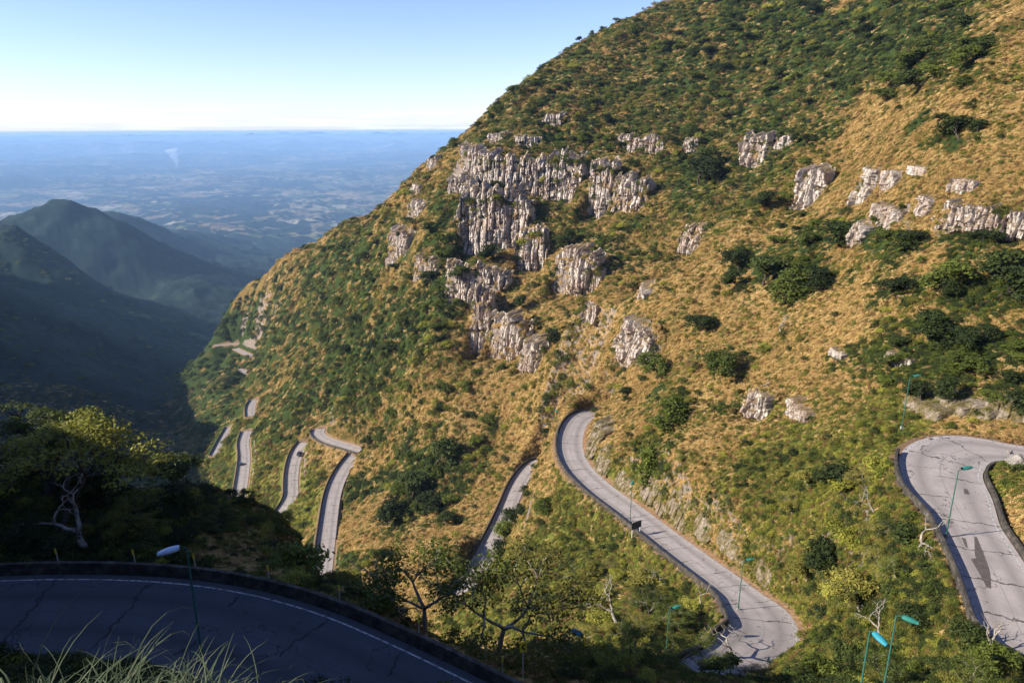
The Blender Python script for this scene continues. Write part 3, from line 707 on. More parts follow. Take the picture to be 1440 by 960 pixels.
# ------------------------------------------------------------------ plants: prototypes
def leaf_material(name, stops, rough=.75, hue=.0):
    m = NT(name, rough, .25)
    at = m.attr('shade'); tint = m.attr('tint', 'INSTANCER'); oi = m.n('ShaderNodeObjectInfo')
    tt = m.math('ADD', tint, m.math('MULTIPLY', m.math('LESS_THAN', tint, .001), oi.outputs['Random']))
    f = m.math('ADD', m.math('ADD', m.math('MULTIPLY', at, .45), m.math('MULTIPLY', tt, .42)), m.math('MULTIPLY', oi.outputs['Random'], .13))
    c = m.ramp(f, stops); m.col(c)
    tr = m.n('ShaderNodeBsdfTranslucent'); m.l(c, tr.inputs['Color']); mx = m.n('ShaderNodeMixShader'); mx.inputs[0].default_value = .28
    out = [n for n in m.t.nodes if n.type == 'OUTPUT_MATERIAL'][0]; m.l(m.b.outputs[0], mx.inputs[1]); m.l(tr.outputs[0], mx.inputs[2]); m.l(mx.outputs[0], out.inputs[0])
    return m.m
GOLD = leaf_material('dry_grass_blades', [(0, (.13, .085, .027)), (.3, (.36, .235, .080)), (.6, (.62, .435, .175)), (1, (.86, .67, .34))])
STRAW = leaf_material('straw_blades', [(0, (.16, .09, .035)), (.4, (.44, .27, .10)), (1, (.72, .52, .26))])
OLIVE = leaf_material('olive_leaves', [(0, (.045, .042, .008)), (.5, (.16, .15, .026)), (1, (.34, .30, .06))])
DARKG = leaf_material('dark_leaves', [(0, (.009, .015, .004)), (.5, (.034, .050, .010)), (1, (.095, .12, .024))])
MIDG = leaf_material('mid_green_leaves', [(0, (.024, .034, .006)), (.5, (.085, .110, .015)), (1, (.19, .22, .035))])
LIMEM = leaf_material('lime_leaves', [(0, (.08, .095, .012)), (.5, (.26, .26, .035)), (1, (.50, .47, .09))])
RUST = leaf_material('rusty_leaves', [(0, (.05, .026, .012)), (.5, (.16, .095, .035)), (1, (.32, .20, .08))])
def barkmat(name, a, b):
    m = NT(name, .9, .2); m.col(m.ramp(m.noise(5, 5, .7, m.coord('Object')), [(.3, a), (.7, b)])); m.bump(m.noise(14, 4, .7, m.coord('Object')), .5, .03); return m.m
BARK = barkmat('grey_bark', (.10, .085, .07), (.42, .38, .33)); DBARK = barkmat('dark_bark', (.03, .022, .018), (.11, .085, .07))
def fan(rs, n, dirs, pos, ln, wd, bend):
    """n narrow bent blades"""
    side = np.cross(dirs, rs.normal(size=(n, 3))); side /= np.linalg.norm(side, axis=1)[:, None]+1e-9
    up = dirs; out = dirs*[1, 1, 0]; out /= np.linalg.norm(out, axis=1)[:, None]+1e-9
    p0 = pos; p1 = p0 + up*ln[:, None]*.55; p2 = p1 + (up*.35 + out*bend + np.array([0, 0, -bend*.35]))*ln[:, None]*.5
    w = side*wd[:, None]
    v = np.stack([p0-w, p0+w, p1+w*.8, p1-w*.8, p2], 1).reshape(-1, 3)
    b = np.arange(n)*5
    return v, [q for i in b for q in ((i, i+1, i+2, i+3), (i+3, i+2, i+4))]
def tussock(seed, n=110, clumps=5, mat=GOLD):
    rs = np.random.default_rng(seed); cc = rs.normal(size=(clumps, 2))*.42; ci = rs.integers(0, clumps, n)
    a = rs.uniform(0, 2*PI, n); tl = np.abs(rs.normal(size=n))*.55+.15
    d = np.stack([np.cos(a)*np.sin(tl), np.sin(a)*np.sin(tl), np.cos(tl)], 1)
    pos = np.c_[cc[ci]+rs.normal(size=(n, 2))*.10, rs.uniform(-.25, 0, n)]; ln = rs.uniform(.55, 1.05, n)*(.7+.5*rs.random(clumps))[ci]; wd = rs.uniform(.035, .075, n)
    v, f = fan(rs, n, d, pos, ln, wd, .7)
    sh = np.repeat(np.clip(rs.random(n)*.7+.3*rs.random(clumps)[ci], 0, 1), 5)
    return new_mesh('tussock', v, f, [mat], smooth=False, attrs=dict(shade=sh), link=False)
def leafy(rs, centers, rad, nper, size, flat=.7, shade=None):
    """leaf-sized quads over lumpy clumps; returns verts, faces, shade"""
    V_, S_ = [], []
    for k, (c, r) in enumerate(zip(centers, rad)):
        n = int(nper*(r/np.mean(rad))**2)+4
        d = rs.normal(size=(n, 3)); d /= np.linalg.norm(d, axis=1)[:, None]; d[:, 2] = np.where(d[:, 2] < -.35, -d[:, 2], d[:, 2])
        rr = r*(1 - .55*rs.random(n)**2.2)*(1+.18*rs.normal(size=n))
        p = c + d*rr[:, None]*[1, 1, flat]
        nr = d + rs.normal(size=(n, 3))*.6 + [0, 0, .35]; nr /= np.linalg.norm(nr, axis=1)[:, None]
        a = np.cross(nr, rs.normal(size=(n, 3))); a /= np.linalg.norm(a, axis=1)[:, None]; b = np.cross(nr, a)
        sz = size*rs.uniform(.6, 1.35, n)[:, None]
        q = np.stack([p-a*sz, p-b*sz*.55, p+a*sz, p+b*sz*.55], 1); V_.append(q.reshape(-1, 3))
        S_.append(np.repeat(np.clip(rs.random(n)*.6 + .4*rs.random(), 0, 1), 4))
    v = np.concatenate(V_); f = np.arange(len(v)).reshape(-1, 4); return v, f, np.concatenate(S_)
def shrub(seed, mat, n=16, leaves=26, size=.085, flat=.75, hgt=.75, name='shrub'):
    rs = np.random.default_rng(seed); a = rs.uniform(0, 2*PI, n); q = np.sqrt(rs.random(n))*.68
    c = np.stack([np.cos(a)*q, np.sin(a)*q, hgt*(.25+.62*np.sqrt(np.clip(1-(q/.8)**2, 0, 1))*rs.uniform(.55, 1.1, n))], 1)
    r = rs.uniform(.20, .42, n)
    v, f, s = leafy(rs, c, r, leaves, size, flat)
    return new_mesh(name, v, f, [mat], smooth=False, attrs=dict(shade=s), link=False)
def tube_chain(V_, F_, pts, rads, sides=6):
    pts = np.asarray(pts, float); b0 = sum(len(x) for x in V_)
    for i, (p, r) in enumerate(zip(pts, rads)):
        t = pts[min(i+1, len(pts)-1)]-pts[max(i-1, 0)]; t /= np.linalg.norm(t)+1e-9
        a = np.cross(t, [0.31, .2, .93] if abs(t[2]) < .9 else [1, 0, 0]); a /= np.linalg.norm(a); b = np.cross(t, a)
        an = np.linspace(0, 2*PI, sides, endpoint=False); V_.append(p + r*(np.cos(an)[:, None]*a + np.sin(an)[:, None]*b))
    for i in range(len(pts)-1):
        for j in range(sides):
            q = b0+i*sides; F_.append((q+j, q+(j+1) % sides, q+sides+(j+1) % sides, q+sides+j))
    F_.append(tuple(b0+j for j in range(sides))[::-1]); F_.append(tuple(b0+(len(pts)-1)*sides+j for j in range(sides)))
def branching(seed, H=1.0, forks=3, depth=4, spread=.75, up=.35, r0=.045, first=.28, gnarl=.25, ratio=.72):
    rs = np.random.default_rng(seed); V_, F_, tips = [], [], []
    def grow(p, d, ln, r, lv):
        n = 4; pts = [p]; q = p.copy(); dd = d.copy()
        for i in range(n):
            dd = dd + rs.normal(size=3)*gnarl*.5; dd[2] += up*.12; dd /= np.linalg.norm(dd); q = q + dd*ln/n; pts.append(q.copy())
        tube_chain(V_, F_, pts, np.linspace(r, r*.62, n+1), 6 if lv > 1 else 4)
        if lv == 0: tips.append(q); return
        k = forks if lv > 1 else forks
        a0 = rs.uniform(0, 2*PI)
        if lv <= 2: tips.append(pts[3])
        for j in range(k):
            a = a0 + 2*PI*j/k + rs.normal()*.4; s = spread*rs.uniform(.6, 1.25)
            perp = np.cross(dd, [0, 0, 1.0]); perp = perp/np.linalg.norm(perp) if np.linalg.norm(perp) > .05 else np.array([1., 0, 0]); pb = np.cross(dd, perp)
            nd = dd*math.cos(s) + (perp*math.cos(a)+pb*math.sin(a))*math.sin(s); nd[2] += up*.4; nd /= np.linalg.norm(nd)
            grow(q, nd, ln*ratio*rs.uniform(.75, 1.2), r*.6, lv-1)
    grow(np.array([0, 0, -.06*H]), np.array([rs.normal()*.12, rs.normal()*.12, 1.0]), first*H, r0*H, depth)
    return np.concatenate(V_), F_, np.array(tips)
def fit_unit(v, t):   # scale so height is 1
    z = max(t[:, 2].max(), .2); return v/z, t/z
class Tree: pass
def tree_proto(seed, leafmat, bark, leaves=14, size=.035, clump=.13, flat=.5, depth=4, forks=3, spread=.7, up=.3, bare=False, r0=.03, first=.3, gnarl=.3):
    v, f, t = branching(seed, 1, forks, depth, spread, up, r0, first, gnarl); v, t = fit_unit(v, t)
    o = Tree(); o.trunk = new_mesh('trunk', v, f, [bark], smooth=True, link=False).data; o.crown = None
    if not bare:
        rs = np.random.default_rng(seed+5); cv, cf, cs = leafy(rs, t + rs.normal(size=t.shape)*.02, rs.uniform(clump*.7, clump*1.3, len(t)), leaves, size, flat)
        o.crown = new_mesh('crown', cv, cf, [leafmat], smooth=False, attrs=dict(shade=cs), link=False).data
    return o
def place_tree(pr, name, loc, h, label, cat, group=None, rz=None, sxy=1.0, tilt=(0, 0)):
    t = thing(name, loc, label, cat, group, random.uniform(0, 6.28) if rz is None else rz)
    t.scale = (h*sxy, h*sxy, h); t.rotation_euler[0] = tilt[0]; t.rotation_euler[1] = tilt[1]
    for nm, me in (('trunk', pr.trunk), ('crown', pr.crown)):
        if me is None: continue
        c = bpy.data.objects.new(nm, me); COL.objects.link(c); c.parent = t
    return t
# ------------------------------------------------------------------ scattering of what nobody could count
def gn_scatter(name, pts, scl, rot, idx, tint, protos, label):
    me = bpy.data.meshes.new(name); me.vertices.add(len(pts)); me.vertices.foreach_set('co', np.asarray(pts, np.float32).ravel())
    for k, typ, dat in (('scl', 'FLOAT_VECTOR', scl), ('rotv', 'FLOAT_VECTOR', rot)):
        a = me.attributes.new(k, typ, 'POINT'); a.data.foreach_set('vector', np.asarray(dat, np.float32).ravel())
    a = me.attributes.new('pick', 'INT', 'POINT'); a.data.foreach_set('value', np.asarray(idx, np.int32))
    a = me.attributes.new('tint', 'FLOAT', 'POINT'); a.data.foreach_set('value', np.asarray(tint, np.float32))
    o = bpy.data.objects.new(name, me); COL.objects.link(o); o['kind'] = 'stuff'; o['label'] = label
    g = bpy.data.node_groups.new('scatter_'+name, 'GeometryNodeTree')
    g.interface.new_socket('Geometry', in_out='INPUT', socket_type='NodeSocketGeometry'); g.interface.new_socket('Geometry', in_out='OUTPUT', socket_type='NodeSocketGeometry')
    N = g.nodes; gi = N.new('NodeGroupInput'); go = N.new('NodeGroupOutput'); ip = N.new('GeometryNodeInstanceOnPoints'); L_ = g.links.new
    gg = N.new('GeometryNodeGeometryToInstance')
    for p in protos[::-1]:
        oi = N.new('GeometryNodeObjectInfo'); oi.transform_space = 'ORIGINAL'; oi.inputs['Object'].default_value = p; oi.inputs['As Instance'].default_value = True
        L_(oi.outputs['Geometry'], gg.inputs[0])
    def na(n, t):
        x = N.new('GeometryNodeInputNamedAttribute'); x.data_type = t; x.inputs['Name'].default_value = n; return [s for s in x.outputs if s.enabled and s.name == 'Attribute'][0]
    L_(gi.outputs[0], ip.inputs['Points']); L_(gg.outputs[0], ip.inputs['Instance']); ip.inputs['Pick Instance'].default_value = True
    L_(na('pick', 'INT'), ip.inputs['Instance Index']); L_(na('rotv', 'FLOAT_VECTOR'), ip.inputs['Rotation']); L_(na('scl', 'FLOAT_VECTOR'), ip.inputs['Scale'])
    L_(ip.outputs[0], go.inputs[0]); md = o.modifiers.new('scatter', 'NODES'); md.node_group = g
    return o
# screen-area weighting of the ground cells that can be seen
mrg = .010 + 3.0/GR
VISC = (WG + mrg >= HOR)
ax = np.abs(np.gradient(PX, axis=0)*np.gradient(PY, axis=1) - np.gradient(PX, axis=1)*np.gradient(PY, axis=0))
cellm = np.abs(GR*GR*np.gradient(GA, axis=0)*np.gradient(GL, axis=1))*np.sqrt(1+slope**2)
inframe = (PX > -60) & (PX < 1500) & (PY > -50) & (PY < 1010) & (DEP > 3) & (np.abs(GA) < R(46))
slope = np.gradient(Z, axis=1)/np.gradient(GR, axis=1)
WSC = np.where(VISC & inframe, np.maximum(ax, cellm*(FOC/np.maximum(DEP, 5))**2*.12), 0)
def sample(n, weight, seed):
    rs = np.random.default_rng(seed); w_ = (WSC*weight).ravel(); cs = np.cumsum(w_); tot = cs[-1]
    k = np.searchsorted(cs, rs.random(n)*tot); i, j = np.unravel_index(np.minimum(k, w_.size-1), WSC.shape)
    i2 = np.clip(i+1, 0, na-1); j2 = np.clip(j+1, 0, nl-1); a = rs.random(n); b = rs.random(n)
    A = AZ[i]*(1-a)+AZ[i2]*a; L = LR[j]*(1-b)+LR[j2]*b; r = np.exp(L); x = r*np.sin(A); y = r*np.cos(A)
    return x, y, ground(x, y), i, j, rs, tot
print('screen area', WSC.sum())
NXg = -np.gradient(Z, axis=1)/np.gradient(GR, axis=1)
ROCKM = np.zeros(GX.shape, bool)
for cl in CLIFFS:
    ROCKM |= (np.abs(PX-cl['px']) < cl['W']*0+1e-9)
CLM = np.zeros(GX.shape)
_w = {}
for (px, py, w_, h_) in CL:
    CLM = np.maximum(CLM, (np.abs(PX-px) < w_*.42) & (np.abs(PY-py) < h_*.40))
for (px, py, w_, h_) in CUT:
    CLM = np.maximum(CLM, ((np.abs(PX-px) < w_*.36) & (np.abs(PY-py) < h_*.34))*.35)
offroad = (RDIST > 1.3)
def scatter(name, n, weight, protos, seed, rmul, label, rmin=.5, rmax=3.5, flatten=1.0, sink=.0, hmul=1.0, tilt=.6):
    x, y, z, i, j, rs, tot = sample(n, weight, seed)
    d = DEP[i, j]; rad = np.clip(rmul*d, rmin, rmax)*rs.uniform(.65, 1.4, n)
    ok = RDIST[i, j] > np.minimum(rad*1.15, 3.2)+.4
    x, y, z, i, j, rad = [q[ok] for q in (x, y, z, i, j, rad)]; n = len(x)
    e = np.maximum(1.0, rad); gx = (ground(x+e, y)-ground(x-e, y))/2/e; gy = (ground(x, y+e)-ground(x, y-e))/2/e
    gx = np.clip(gx, -1.3, 1.3)*tilt; gy = np.clip(gy, -1.3, 1.3)*tilt
    rot = np.stack([np.arctan(gy), -np.arctan(gx), rs.uniform(0, 2*PI, n)], 1)
    # euler XYZ applies x first: spin must come first, so use it as the local spin by mixing into a matrix
    cz = rot[:, 2]; nx, ny = -gx, -gy; nn = 1/np.sqrt(1+gx*gx+gy*gy)
    E = np.empty((n, 3))
    Nv = np.stack([nx*nn, ny*nn, nn], 1); ref = np.stack([np.cos(cz), np.sin(cz), 0*cz], 1)
    Xv = ref - Nv*(ref*Nv).sum(1)[:, None]; Xv /= np.linalg.norm(Xv, axis=1)[:, None]; Yv = np.cross(Nv, Xv)
    E[:, 1] = -np.arcsin(np.clip(Xv[:, 2], -1, 1)); E[:, 0] = np.arctan2(Yv[:, 2], Nv[:, 2]); E[:, 2] = np.arctan2(Xv[:, 1], Xv[:, 0])
    scl = np.stack([rad, rad*rs.uniform(.8, 1.2, n), rad*hmul*rs.uniform(.7, 1.25, n)], 1)
    tn = np.clip(.5 + .75*fbm(x/26, y/26, seed, 3) + .22*(rs.random(n)-.5)*2, .01, 1)
    print(name, n)
    return gn_scatter(name, np.stack([x, y, z-sink*rad], 1), scl, E, rs.integers(0, len(protos), n), tn, protos, label)
tick('veg prep')
P_gold = [tussock(s, 120, 5, GOLD) for s in (1, 2, 3)] + [tussock(4, 120, 6, STRAW)]
P_olive = [shrub(30, OLIVE, 14, 18, .10), shrub(31, OLIVE, 12, 20, .09), shrub(32, MIDG, 14, 18, .095), shrub(33, RUST, 12, 16, .09)]
P_dark = [shrub(40, DARKG, 18, 24, .085), shrub(41, DARKG, 16, 24, .08), shrub(42, MIDG, 18, 22, .085), shrub(43, DARKG, 14, 26, .09, hgt=1.0)]
P_lime = [tussock(51, 120, 6, LIMEM), shrub(52, LIMEM, 12, 20, .09), shrub(53, MIDG, 14, 18, .09), tussock(54, 110, 5, OLIVE)]
far = GR > 480
gold_w = (.35+.65*sstep(-.35, .05, _f(20, 611, 0, 3)))*(1-.86*np.clip(GREEN*1.3-.15, 0, 1))*(1-.8*np.clip(LIMEG, 0, 1))*(1-.85*CLM)*(GR < 900)
VL = np.where(leftw > .5, .22, 1.0)*(.35+1.3*np.clip(_f(13, 911, 0, 3)+.35, 0, 1))
green_w = VL*np.clip(GREEN*1.35-.30, 0, 1)**1.3*(1-CLM*.9)*(1-.55*np.clip(LIMEG, 0, 1))
lime_w = np.clip(LIMEG, 0, 1)*(1-.5*np.clip(GREEN, 0, 1))*(1-CLM)*(GR < 600)
mids = (.35+.65*(_f(14, 411, 0, 3)*.5+.5))*(1-CLM*.95)*(GR < 900)*(.25+.8*(1-np.abs(GREEN*2-.9)).clip(0, 1))*(1+1.0*(PY < 330)*(PX < 1150))
AR = WSC.sum()
scatter('dry_grass', int((WSC*gold_w).sum()/12), gold_w, P_gold, 101, .0034, 'golden dry tussock grass covering the sunlit slope', .45, 3.0, hmul=.8)
scatter('low_shrubs', int((WSC*mids).sum()/20), mids, P_olive, 102, .0036, 'olive and rusty low shrubs among the dry grass', .5, 3.0, hmul=.9, sink=.1)
scatter('lime_undergrowth', int((WSC*lime_w).sum()/11), lime_w, P_lime+P_olive, 103, .0040, 'yellow green undergrowth below the roads', .5, 2.5, hmul=.8, sink=.1)
brush = (.07 + 4.2*np.clip(_f(19, 711, 0, 3)-.06, 0, 1) + .9*np.clip(LIMEG, 0, 1) + .6*np.clip(GREEN-.3, 0, 1))*(1-CLM)*(GR < 900)*(GR > 44)*np.where((PX > 1050) & (PY < 480) & (GREEN < .45), .35, 1)
P_brush = [shrub(60+i, m_, 20, 26, .07, hgt=1.1, flat=.8) for i, m_ in enumerate((DARKG, MIDG, OLIVE, MIDG, DARKG, LIMEM))]
scatter('brushwood', int((WSC*brush).sum()/300), brush, P_brush, 105, .0072, 'rounded bushes dotted over the grassy slopes', .8, 3.6, hmul=1.05, sink=.12, tilt=.2)
scatter('thicket', int((WSC*green_w*(GR < 2400)).sum()/22), green_w*(GR < 2400), P_dark, 104, .0046, 'dark green thicket and woods on the mountain sides',   .8, 7.0, hmul=.95, sink=.12, tilt=.35)
tick('scatter')
# ------------------------------------------------------------------ trees one can tell apart
OLIVL = leaf_material('mixed_olive_leaves', [(0, (.03, .035, .006)), (.5, (.12, .13, .02)), (1, (.34, .33, .05))])  # mid green to lime mix, random over the whole crown
D1 = [tree_proto(s, m_, DBARK, leaves=30, size=.045, clump=.17, flat=.65, depth=3, forks=4, spread=.85, up=.22, first=.34) for s, m_ in ((61, DARKG), (62, MIDG), (63, DARKG), (64, MIDG))]
U1 = [tree_proto(s, m_, BARK, leaves=34, size=.014, clump=.085, flat=.4, depth=4, forks=3, spread=.72, up=.20, first=.30, r0=.019) for s, m_ in ((71, MIDG), (72, OLIVE), (73, MIDG))]
B1 = [tree_proto(s, None, BARK, bare=True, depth=5, forks=2, spread=.6, up=.15, gnarl=.5, r0=.03) for s in (81, 82, 83)]
NEAR = tree_proto(75, OLIVL, DBARK, leaves=46, size=.014, clump=.085, flat=.42, depth=4, forks=3, spread=.8, up=.16, first=.26, r0=.017, gnarl=.5)
NEAR2 = tree_proto(78, DARKG, DBARK, leaves=85, size=.014, clump=.085, flat=.45, depth=4, forks=3, spread=.85, up=.14, first=.26, r0=.03, gnarl=.5)
LIMET = [tree_proto(s, LIMEM, BARK, leaves=26, size=.04, clump=.16, flat=.6, depth=3, forks=4, spread=.85, up=.2, first=.3) for s in (91, 92)]
OLV = tree_proto(95, OLIVE, BARK, leaves=26, size=.04, clump=.16, flat=.6, depth=3, forks=4, spread=.85, up=.2, first=.3)
def base_at(px, py, rmin=3):
    q = hit(px, py, rmin=rmin); return None if q is None else (q[0], q[0][1]*CP - q[0][2]*SP)
def ptree(pr, name, px, py, hpx, label, cat='tree', sxy=1.0, group=None, rz=None, at=None, tilt=(0, 0), sink=.15):
    """a tree rooted on the ground seen at photo pixel (px, py), hpx tall in the picture"""
    if at is None:
        q = base_at(px, py)
        if q is None: print('no base', px, py); return None
        p, d = q
    else: p = np.array([at[0], at[1], float(ground(at[0], at[1])[0])]); d = p[1]*CP-p[2]*SP
    h = hpx*d/FOC*1.0
    return place_tree(pr, name, (p[0], p[1], p[2]-sink), h, label, cat, group, rz, sxy, tilt)
# the foreground: in the shade of the hill, tops touched by the sun
def gat(x, y): return (x, y, 0)
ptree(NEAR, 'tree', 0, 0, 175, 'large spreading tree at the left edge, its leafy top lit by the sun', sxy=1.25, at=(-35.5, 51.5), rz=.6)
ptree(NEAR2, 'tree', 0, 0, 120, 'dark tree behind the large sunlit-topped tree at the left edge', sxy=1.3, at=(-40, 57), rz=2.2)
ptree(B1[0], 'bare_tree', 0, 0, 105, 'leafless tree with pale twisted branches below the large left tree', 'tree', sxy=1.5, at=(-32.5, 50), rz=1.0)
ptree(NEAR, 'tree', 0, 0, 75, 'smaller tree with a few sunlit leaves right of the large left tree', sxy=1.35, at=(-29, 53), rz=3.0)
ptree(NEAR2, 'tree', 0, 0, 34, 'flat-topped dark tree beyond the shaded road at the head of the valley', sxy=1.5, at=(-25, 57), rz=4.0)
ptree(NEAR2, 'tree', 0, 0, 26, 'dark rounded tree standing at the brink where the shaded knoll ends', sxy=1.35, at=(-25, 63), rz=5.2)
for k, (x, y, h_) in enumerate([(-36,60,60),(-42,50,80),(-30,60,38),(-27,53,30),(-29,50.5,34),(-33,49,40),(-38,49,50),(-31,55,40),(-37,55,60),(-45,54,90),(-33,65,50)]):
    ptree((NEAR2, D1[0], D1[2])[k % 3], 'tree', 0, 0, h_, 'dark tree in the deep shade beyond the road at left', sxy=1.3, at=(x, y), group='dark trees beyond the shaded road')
ptree(U1[0], 'tree', 628, 868, 150, 'light-barked tree with layered green crown behind the shaded road', sxy=1.25, at=(-6.6, 47.5), rz=.4)
ptree(U1[1], 'tree', 700, 880, 165, 'tall tree with forked pale trunk and sparse olive crown right of its twin', sxy=1.15, at=(-1.4, 48.0), rz=2.4)
ptree(B1[1], 'bare_tree', 555, 850, 90, 'dark bare tree with forked crooked limbs behind the shaded road', 'tree', sxy=1.4, at=(-10.6, 49.0), rz=.3)
ptree(B1[2], 'bare_tree', 585, 850, 70, 'small leafless tree leaning right between the crooked bare tree and the layered tree', 'tree', sxy=1.3, at=(-8.8, 49.6), rz=2.5)
ptree(D1[1], 'tree', 405, 800, 75, 'golden-crowned small tree behind the shaded road near the end of the straight road', sxy=1.1, at=(-16.5, 52.5))
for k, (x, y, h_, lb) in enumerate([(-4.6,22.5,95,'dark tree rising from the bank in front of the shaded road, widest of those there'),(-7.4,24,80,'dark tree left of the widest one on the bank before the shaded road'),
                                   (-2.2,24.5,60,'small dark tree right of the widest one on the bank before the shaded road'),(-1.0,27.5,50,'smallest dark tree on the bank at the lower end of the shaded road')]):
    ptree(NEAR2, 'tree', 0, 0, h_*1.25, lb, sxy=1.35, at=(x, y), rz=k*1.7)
for k, (x, y, h_, pr, lb) in enumerate([(7.5,47.5,40,LIMET[0],'sunlit pale green tree just past the yellow chevron sign'),(10.5,50,54,U1[2],'umbrella-shaped green tree with pale limbs above the lower shade'),
        (14.5,54,64,U1[0],'broad umbrella-shaped tree with forked pale trunk near the bottom of the central slope'),(5,50,33,LIMET[1],'low yellow green tree at the edge of the shade beyond the road wall'),
        (19,56,31,D1[3],'round green tree at the bottom edge left of the twin lamps'),(23,56.5,31,U1[1],'sparse green tree in front of the lower bend of the central road'),
        (31,51,47,U1[0],'wide flat green tree beside the two lamp posts at the bottom'),(36,50,51,U1[2],'flat green tree with white dead twigs in the lower right corner'),(40.5,50.5,40,D1[1],'dense green tree in the lower right corner next to the road'),
        (27,53,37,D1[3],'leafy tree between the two lamp posts at the bottom')]):
    ptree(pr, 'tree', 0, 0, h_, lb, sxy=1.3, at=(x, y))
# shrubs and trees on the slopes that the picture shows singly: px, py of the foot, height px, spread, kind
SOLO = [(1250,782,60,1.35,0,'big round dark green tree left of the right-hand road'),(905,668,55,.9,1,'dark green tree on the golden slope above the bend of the central road'),
 (990,470,34,1.5,1,'round green shrub on the golden slope right of the pale rock outcrop'),(1035,385,42,1.0,0,'dark tree at the left end of the grove below the rocks'),(1040,405,30,1.2,0,'dark green tree next to the left end of the grove'),
 (1075,400,50,1.3,0,'tall dark tree inside the mid-slope grove'),(1110,415,48,1.4,1,'green tree in the middle of the mid-slope grove'),(1145,405,40,1.3,1,'green tree at the right end of the mid-slope grove'),
 (1165,345,44,1.8,1,'wide green tree just left of the jagged rock outcrop'),(1235,350,34,1.6,1,'bright green tree right below the jagged rock outcrop'),(1268,350,34,1.5,1,'green tree right of the one below the jagged rock outcrop'),
 (1350,195,38,1.8,0,'large dark green clump alone on the golden upper slope'),(1378,190,26,1.4,0,'small dark tree touching the large clump on the golden upper slope'),(1325,172,16,1.4,0,'small dark shrub up left of the large clump on the golden slope'),
 (1133,203,18,1.4,0,'round dark shrub on the crest above the white rocks'),(1122,200,16,1.2,0,'smaller dark shrub left of the round one on the crest'),(1090,292,28,1.4,0,'dark shrub below the white rocks of the crest'),
 (985,262,50,1.1,0,'tall dark tree in the gully under the upper cliffs'),(993,235,36,1.1,0,'dark tree higher in the gully under the upper cliffs'),(1265,415,32,1.6,1,'wide green shrub alone on the golden slope'),
 (1355,410,50,1.5,1,'large green tree among the thicket on the right slope'),(1400,420,60,1.5,0,'largest dark green tree of the thicket near the right edge'),(1430,395,50,1.4,0,'dark tree at the right edge above the thicket'),(1300,470,46,1.4,1,'green tree in the lower thicket of the right slope'),
 (1350,490,40,1.4,1,'spreading tree of the lower right thicket'),(1025,530,42,1.4,1,'greyish green tree above the small brown rock'),(990,520,30,1.2,1,'green shrub left of the greyish tree'),(935,590,44,1.6,1,'wide green shrub below the pale outcrop'),
 (925,530,40,1.2,1,'dark green tree at the foot of the pale rock outcrop'),(1300,570,40,1.2,0,'dark tree overhanging the rocks behind the hairpin'),(1340,560,40,1.2,0,'dark tree right of the lamp over the hairpin rocks'),(1410,580,46,1.2,1,'green tree over the rocks at the right edge'),
 (1190,700,50,1.4,1,'dark green tree on the slope left of the hairpin wall'),(1160,790,50,1.4,1,'green tree below the slope left of the right-hand road'),(1290,890,45,1.4,1,'green tree left of the lower end of the right-hand road'),(1340,900,50,1.4,0,'dark green tree beside the lower end of the right-hand road'),
 (1150,880,46,1.2,0,'green tree beside the lower bend of the central road'),(1180,930,50,1.3,1,'olive tree at the bottom left of the twin lamps'),
 (693,272,22,1.4,0,'dark tree on the ledge between the cliff bands'),(700,368,30,1.2,0,'dark tree on the ledge below the tallest cliff'),(782,350,26,1.2,0,'dark tree right of the lower cliff band'),(800,340,24,1.2,0,'dark tree beside the white cliff ledge'),
 (778,480,24,1.3,1,'round dark green shrub in the middle of the golden slope'),(740,430,20,1.4,0,'dark shrub on golden grass under the middle cliffs'),(612,655,50,1.2,0,'dark tree at the top of the thicket left of the central road'),(580,700,44,1.2,1,'green tree inside the thicket left of the central road'),
 (560,730,40,1.2,0,'dark tree in the lower thicket right of the straight road'),(600,720,36,1.2,1,'green tree low in the thicket right of the straight road')]
for (px, py, h_, sx, k, lb) in SOLO:
    pr = D1[(px+py) % 4] if k == 1 else D1[0 if (px % 2) else 2]
    ptree(pr, 'tree', px, py, h_*.78, lb, sxy=sx*1.0)
# smaller trees of each part of the slope
for k, (px, py, h_) in enumerate([(722,742,24),(712,765,26),(702,778,24),(716,752,18),(735,728,16)]):
    ptree(D1[k % 4], 'tree', px, py, h_, 'small green tree beside the short road piece left of the central road', 'tree', 1.3, 'small trees beside the short road piece')
REG = [(1180,60,240,90,70,'dark tree of the dense wood on the upper right mountainside','trees of the upper wood',0),
 (900,140,150,110,34,'dark small tree scattered on the upper mountainside','small trees on the upper mountainside',0),
 (560,470,110,170,60,'dark tree in the forest strips left of the cliffs','trees of the forest strips',0),
 (1220,350,220,80,22,'green shrub tree on the golden right slope','shrub trees on the right slope',1),
 (1350,520,120,60,14,'green tree in the thicket over the right hairpin','trees over the right hairpin',1),
 (1180,770,110,110,26,'leafy tree on the green slope between the two roads','trees between the two roads',2),
 (870,830,140,90,20,'small leafy tree below the central road','small trees below the central road',2),
 (600,690,70,60,14,'dark tree of the thicket right of the straight road','thicket trees beside the straight road',0),
 (780,600,150,120,16,'small green shrub tree on the golden central slope','shrub trees on the central slope',1)]
ntree = 0
